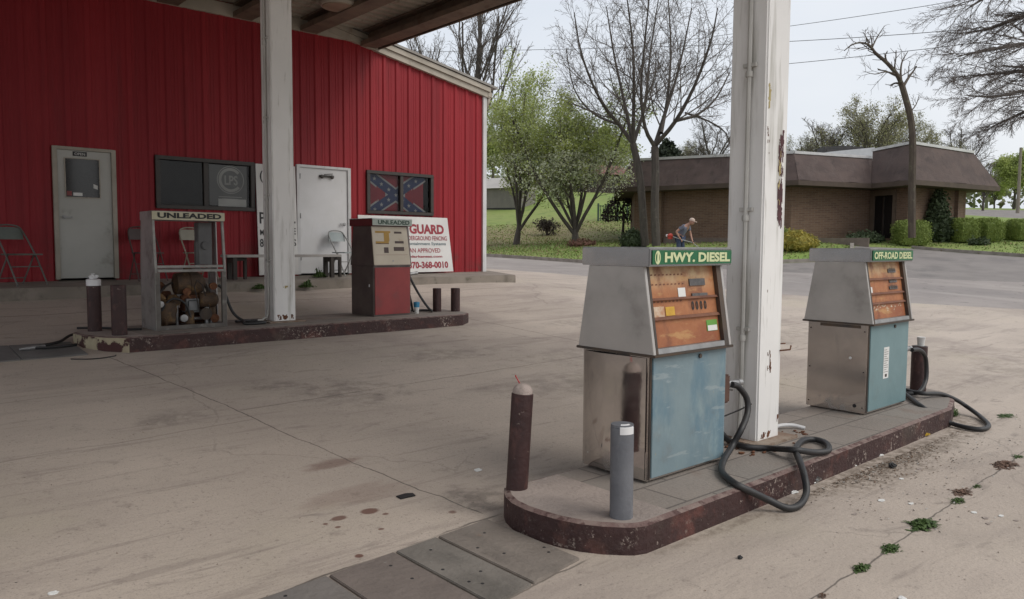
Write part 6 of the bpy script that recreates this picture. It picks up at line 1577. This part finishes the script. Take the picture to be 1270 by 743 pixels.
for s in (-1, 1): hb.ball(hc + Vector((-.01, s * .08, -.01)), .025, .7, .4, 1.1, 8); hb.ball(hc + Vector((.085, s * .032, .012)), .012, .6, 1, .6, 6)
for side, h0 in (('l', J['hnl']), ('r', J['hnr'])):
    for k in range(4):
        o_ = Vector(h0) + Vector((.02, (k - 1.5) * .018, -.02)); hb.tube([o_, o_ + Vector((.03, 0, -.03)), o_ + Vector((.028, 0, -.065 + .006 * abs(k - 1.5))), o_ + Vector((.008, 0, -.08))], [.0095, .009, .0085, .007], 6)
    o_ = Vector(h0) + Vector((0, .03 if side == 'r' else -.03, .0)); hb.tube([o_, o_ + Vector((.03, .01 if side == 'r' else -.01, -.02)), o_ + Vector((.045, .0, -.045))], [.011, .01, .008], 6)
off_ = len(bm.verts)
vv = [bm.verts.new(v) for v in hb.v]
for f in hb.f:
    try: bm.faces.new([vv[i] for i in f])
    except ValueError: pass
bm.to_mesh(body.data); bm.free(); body.data.shade_smooth()
sh_n = ['pel', 'sp', 'ch', 'ne', 'shl', 'el', 'shr', 'er']; J2 = dict(J); J2['el'] = tuple(Vector(J['shl']).lerp(Vector(J['el']), .62)); J2['er'] = tuple(Vector(J['shr']).lerp(Vector(J['er']), .62)); J2['ne'] = tuple(Vector(J['ch']).lerp(Vector(J['ne']), .62)); J2['pel'] = (0, 0, .98)
r2 = dict(pel=(.165, .145), sp=(.165, .14), ch=(.172, .14), ne=.085, shl=.082, el=.068, shr=.082, er=.068)
skin('shirt', [(J2[k], r2[k]) for k in sh_n], [(0, 1), (1, 2), (2, 3), (2, 4), (4, 5), (2, 6), (6, 7)], m_shirt, man)
tn = ['pel', 'hl', 'kl', 'al', 'hr', 'kr', 'ar']; J2['pel'] = (0, 0, .95); r3 = dict(pel=(.16, .14), hl=.108, kl=.08, al=.064, hr=.108, kr=.08, ar=.064)
skin('trousers', [(J[k] if k != 'pel' else (0, 0, .95), r3[k]) for k in tn], [(0, 1), (1, 2), (2, 3), (0, 4), (4, 5), (5, 6)], m_jean, man)
q = MB(); q.lathe([(.108, 0), (.106, .04), (.085, .08), (.04, .105), (.005, .11)], (0, 0, 0), 18); q.hexa([(.08, -.07), (.19, -.05), (.19, .05), (.08, .07)], -.012, [(.08, -.07), (.18, -.05), (.18, .05), (.08, .07)], .006)
co_ = q.build('cap', m_cap2, man, smooth=True, loc=hc + Vector((.0, 0, .035))); co_.rotation_euler = (0, R(14), 0)
for s, a_, t_ in ((1, 'al', 'tl'), (-1, 'ar', 'tr')):
    v = Vector(J[t_]); b_ = Vector(J[a_]); MB().ball((v.lerp(b_, .35).x, v.lerp(b_, .35).y, .052), .055, 2.3, .95, .95, 12).build('shoe', M('work_shoe', (.07, .05, .04), rough=.8), man, smooth=True)
tr = thing('string_trimmer', 'red motor trimmer held low by the bending person', 'trimmer', pm, R(-78))
MB().tube([(-.22, -.30, .98), (.12, -.22, .86), (.42, .16, .74), (1.15, .55, .1)], .016, 8).build('shaft', m_steel, tr); q = MB(); q.ball((-.27, -.31, .99), .095, 1.15, .9, .95, 14, .3); q.box(-.33, -.2, -.38, -.25, .87, .95); q.build('engine', M('trimmer_red', (.45, .05, .03), (.36, .04, .025), rough=.4), tr, smooth=True)
MB().box(-.42, -.37, -.37, -.27, .96, 1.05).build('starter_cover', m_cap, tr, bevel=.01); MB().lathe([(.02, -.02), (.06, -.01), (.055, .04), (.02, .06)], (1.15, .55, .07), 12).build('cutting_head', m_ink, tr); MB().tube(hose([(.38, .1, .72), (.4, .2, .86), (.46, .3, .8), (.44, .2, .72)], 0, 5), .012, 6).build('handle', m_black, tr)

# ------------------------------------------------------------------ weeds, litter and small things on the lot
m_weed = M('weed_leaf', (.07, .12, .025), (.045, .085, .018), scale=20, rough=.7, trans=.15); m_dry = M('dry_weed', (.17, .10, .07), (.11, .07, .05), scale=20, rough=.9)


def weed(x_, y_, r_, h_, label, mat, n_=70, seed=0, z_=None):
    rng = random.Random(seed); b = MB()
    for k in range(int(n_ * 3.2)):
        a = rng.random() * 6.28; u = rng.gauss(0, .42); o = Vector((u * r_, rng.gauss(0, .2) * r_ * (1.2 - min(1, abs(u))), 0)); L = r_ * rng.uniform(.12, .42); e = h_ * rng.uniform(.15, 1) * max(.25, 1 - o.length / r_); w_ = L * rng.uniform(.16, .3); d = Vector((math.cos(a), math.sin(a), 0)); s = Vector((-d.y, d.x, 0))
        p0 = o + Vector((0, 0, e * rng.uniform(0, .6))); p1 = p0 + d * L * .5 + Vector((0, 0, e * .6)); p2 = p0 + d * L + Vector((0, 0, e * rng.uniform(-.2, .6)))
        b.quad(p0 - s * w_ * .3, p0 + s * w_ * .3, p1 + s * w_, p1 - s * w_); b.quad(p1 - s * w_, p1 + s * w_, p2)
    return tag(b.build('weed', mat, loc=(x_, y_, gz(x_, y_) if z_ is None else z_)), label, 'weed', 'weeds in the lot cracks')


for i, (px, py, w_, h_, lab, m_, nn_) in enumerate(((1069, 706, 26, .03, 'small green weed nearest the lower edge on the right joint', m_weed, 60), (1105, 681, 28, .028, 'flat green weed second along the right joint', m_weed, 60), (1145, 652, 40, .04, 'largest green weed midway along the right joint', m_weed, 120), (1188, 622, 22, .025, 'small green weed just past the largest weed', m_weed, 40), (1212, 604, 13, .02, 'tiny green weed beyond the dry tuft on the joint', m_weed, 25), (1194, 611, 28, .02, 'brown dry weed tuft on the right joint', m_dry, 60), (1246, 577, 36, .025, 'larger brown dry tuft near the right edge', m_dry, 90), (1263, 567, 16, .02, 'green sprig at the right picture edge on the joint', m_weed, 30), (1247, 516, 24, .015, 'flat weed on the lot beyond the hose loop', m_weed, 50), (1180, 516, 22, .11, 'upright green tuft at the far end of the diesel island', m_weed, 90), (1020, 740, 14, .02, 'dry sprig on the joint at the bottom edge', m_dry, 25))):
    p_ = ground_at(px, py); d_ = (p_ - CAM).length; weed(p_.x, p_.y, w_ / 960 * d_ * .55, h_, lab, m_, nn_, i)
for px, py, w_, h_, lab in ((378, 351, 22, .17, 'green weed at the walk edge right of the dull column'), (296, 353, 20, .12, 'green weed at the walk edge behind the gutted pump'), (428, 332, 16, .2, 'leafy weed by the pale folding chair')):
    d_ = 14; a = at(px, py, 13.6); weed(a.x, 12.5 if px < 420 else 13.1, .15, h_, lab, m_weed, 60, int(px), .80 if px < 420 else .94)
rng = random.Random(99); b = MB()
for k in range(3800):      # dirt, leaf bits and chips swept against the kerb and scattered on the lot
    if rng.random() < .72:
        x_ = rng.triangular(4.2, 7.6, 5.6); y_ = 2.40 + (.02 if x_ < 6 else .04) - abs(rng.gauss(0, .09)) * (1.4 if 5 < x_ < 6.5 else .8); s_ = rng.uniform(.003, .012)
        b.cur = rng.choice((0, 0, 0, 1, 1, 2))
        if b.cur == 2 and rng.random() < .7: b.cur = 1
    elif rng.random() < .5: x_ = rng.uniform(4.4, 8.5); y_ = rng.gauss(1.95, .25); s_ = rng.uniform(.004, .011); b.cur = rng.choice((1, 2, 3))
    else: x_ = rng.uniform(.5, 9); y_ = rng.uniform(.6, 8.5); s_ = rng.uniform(.003, .008); b.cur = rng.choice((0, 1, 1, 3))
    if y_ > 2.35 and y_ < 3.4 and x_ > 2.6: continue
    z_ = gz(x_, y_) + .002; a = rng.random() * 6.28; c_, s2 = math.cos(a) * s_, math.sin(a) * s_; up_ = rng.uniform(0, s_ * .8)
    b.quad((x_ - c_, y_ - s2, z_), (x_ + s2 * .6, y_ - c_ * .6, z_ + up_ * .5), (x_ + c_, y_ + s2, z_ + up_), (x_ - s2 * .6, y_ + c_ * .6, z_ + up_ * .3))
tag(b.build('litter', [M('leaf_bits', (.2, .13, .085), (.12, .08, .055), scale=60, rough=.9), M('dirt_bits', (.24, .19, .15), (.16, .13, .1), scale=60, rough=.95), M('pale_chips', (.5, .48, .45), (.4, .38, .35), scale=60, rough=.8), M('dark_bits', (.03, .028, .026), (.05, .045, .04), scale=60, rough=.9)]), 'leaf bits dirt and chips lying along the diesel island kerb', 'litter', kind='stuff')
b = MB()
for k in range(26):      # pile of damp dirt ridge by the kerb
    pass


def scrap(px, py, size, mat, name, label, cat, crumple=.3, z=None, n_=9, flat=.25):
    p_ = ground_at(px, py); b = MB(); rng = random.Random(px * 7 + py); d_ = (p_ - CAM).length; s_ = size / 960 * d_ / 2
    b.ball((0, 0, s_ * flat * .8), s_, 1, .8, flat, 12, crumple * 2.2)
    return tag(b.build(name, mat, loc=p_), label, cat)


scrap(1140, 540, 22, M('yellow_wrapper', (.55, .36, .03), (.42, .27, .03), scale=30, rough=.5), 'wrapper', 'yellow crumpled wrapper by the far end of the diesel kerb', 'wrapper', .5)
scrap(1090, 565, 11, m_paper, 'paper_scrap', 'white paper scrap on the lot below the yellow wrapper', 'paper scrap')
scrap(1058, 578, 9, m_paper, 'paper_scrap', 'small white scrap in the kerb dirt right of the hose loop', 'paper scrap')
scrap(1009, 598, 16, M('crushed_can', (.5, .52, .52), (.2, .2, .2), scale=40, rough=.3, metal=.8), 'crushed_can', 'crushed silver can in the kerb dirt beside the hose loop', 'can', .6, flat=.6)
scrap(983, 611, 14, m_paper, 'paper_scrap', 'pale damp paper against the kerb inside the hose loop', 'paper scrap', .4)
scrap(593, 584, 11, m_paper, 'paper_scrap', 'tiny white scrap on the lot left of the domed bollard', 'paper scrap')
scrap(1119, 743, 10, m_paper, 'paper_scrap', 'white scrap at the bottom right edge of the lot', 'paper scrap')
scrap(66, 737, 11, m_paper, 'paper_scrap', 'white scrap in the lower left corner of the lot', 'paper scrap')
scrap(1107, 580, 10, m_ink, 'pebble', 'dark pebble in front of the diesel kerb', 'pebble', .3, flat=.6)
scrap(918, 693, 7, m_ink, 'pebble', 'dark pebble on the open lot right of the grey bollard', 'pebble', .3, flat=.6)
for i, (px, py, s_) in enumerate(((1093, 621, 12), (1060, 638, 10), (1130, 625, 9), (1222, 643, 10), (1242, 640, 9), (1226, 650, 8), (1208, 636, 9), (1260, 646, 8), (1118, 594, 8), (1140, 582, 9))):
    p_ = ground_at(px, py); d_ = (p_ - CAM).length; b = MB(); rng = random.Random(i); m_ = [(rng.uniform(.6, 1) * math.cos(k * .9) * s_ / 960 * d_ * .5, rng.uniform(.6, 1) * math.sin(k * .9) * s_ / 960 * d_ * .35) for k in range(7)]
    b.hexa(m_, 0, m_, .003); tag(b.build('paint_chip', m_conc if i % 2 else m_paper, loc=p_ + Vector((0, 0, .001))), 'small pale flake lying on the lot right of the diesel island', 'paint chip', 'pale flakes on the right lot')
p_ = ground_at(503, 616)
tag(MB().hexa([(-.055, -.03), (.05, -.035), (.062, .012), (.02, .036), (-.05, .03)], 0, [(-.055, -.03), (.05, -.035), (.062, .012), (.02, .036), (-.05, .03)], .008).build('broken_tile', m_ink, loc=p_ + Vector((0, 0, .001)), bevel=.002), 'broken black tile piece lying on the open lot', 'tile piece')
# debris round the column foot
b = MB(); rng = random.Random(14)
for k in range(60):
    x_, y_ = rng.uniform(4.55, 5.5), rng.uniform(2.7, 3.1)
    if 4.78 < x_ < 5.32 and 2.74 < y_: continue
    s_ = rng.uniform(.006, .02); b.ball((x_, y_, ZI + s_ * .3), s_, 1.2, .8, .5, 6, .8)
tag(b.build('rust_debris', m_rust), 'rusty flakes and leaf bits round the foot of the near column', 'debris', kind='stuff')

# ------------------------------------------------------------------ sky, sun and camera
wd = bpy.data.worlds.new('World'); S.world = wd; wd.use_nodes = True; nt = wd.node_tree; N_ = nt.nodes; Lk = nt.links
SUN_EL, SUN_AZ = R(46), R(-66)     # azimuth of the direction towards the sun, from +X
sky = N_.new('ShaderNodeTexSky'); sky.sky_type = 'NISHITA'; sky.sun_disc = False; sky.sun_elevation = SUN_EL; sky.sun_rotation = PI / 2 - SUN_AZ; sky.dust_density = 5; sky.air_density = 1.2
tc = N_.new('ShaderNodeTexCoord'); nz_ = N_.new('ShaderNodeTexNoise'); nz_.inputs['Scale'].default_value = 2.2; nz_.inputs['Detail'].default_value = 5; mp_ = N_.new('ShaderNodeMapping'); mp_.inputs['Scale'].default_value = (1, 1, 2.5)
Lk.new(tc.outputs['Generated'], mp_.inputs[0]); Lk.new(mp_.outputs[0], nz_.inputs['Vector'])
cr = N_.new('ShaderNodeMapRange'); cr.inputs[1].default_value = .3; cr.inputs[2].default_value = .75; cr.inputs[3].default_value = .0; cr.inputs[4].default_value = 1
Lk.new(nz_.outputs['Fac'], cr.inputs[0])
cm = N_.new('ShaderNodeMix'); cm.data_type = 'RGBA'; cm.inputs[6].default_value = (6.6, 7.0, 7.6, 1); cm.inputs[7].default_value = (7.8, 7.95, 8.2, 1); Lk.new(cr.outputs[0], cm.inputs[0])
mx = N_.new('ShaderNodeMix'); mx.data_type = 'RGBA'; mx.inputs[0].default_value = .86; Lk.new(sky.outputs[0], mx.inputs[6]); Lk.new(cm.outputs[2], mx.inputs[7])
bgN = N_['Background']; Lk.new(mx.outputs[2], bgN.inputs[0]); bgN.inputs[1].default_value = .122
sl = bpy.data.lights.new('Sun', 'SUN'); sl.energy = 1.4; sl.angle = R(38); sl.color = (1, .96, .9); so = bpy.data.objects.new('Sun', sl); COL.objects.link(so)
sdir = Vector((math.cos(SUN_EL) * math.cos(SUN_AZ), math.cos(SUN_EL) * math.sin(SUN_AZ), math.sin(SUN_EL))); so.rotation_euler = sdir.to_track_quat('Z', 'Y').to_euler(); so.location = (0, 0, 30)

cam = bpy.data.cameras.new('Camera'); co = bpy.data.objects.new('Camera', cam); COL.objects.link(co)
cam.sensor_fit = 'HORIZONTAL'; cam.sensor_width = 36; cam.lens = 36 * FPX / W0; cam.clip_start = .05; cam.clip_end = 2000
u2 = up * math.cos(ROLL) + rt * math.sin(ROLL) if False else None
cr_, sr_ = math.cos(ROLL), math.sin(ROLL)
rx = rt * cr_ + up * sr_; ux = up * cr_ - rt * sr_      # image right / image up in the place
mat_ = Matrix((rx, ux, -fw)).transposed().to_4x4(); mat_.translation = CAM; co.matrix_world = mat_
S.camera = co
S.view_settings.view_transform = 'Standard'; S.view_settings.look = 'None'; S.view_settings.gamma = 1; S.view_settings.exposure = 0.05; S.view_settings.use_curve_mapping = False
S.render.engine = 'CYCLES'; S.cycles.max_bounces = 6; S.cycles.transparent_max_bounces = 8; S.cycles.use_denoising = True
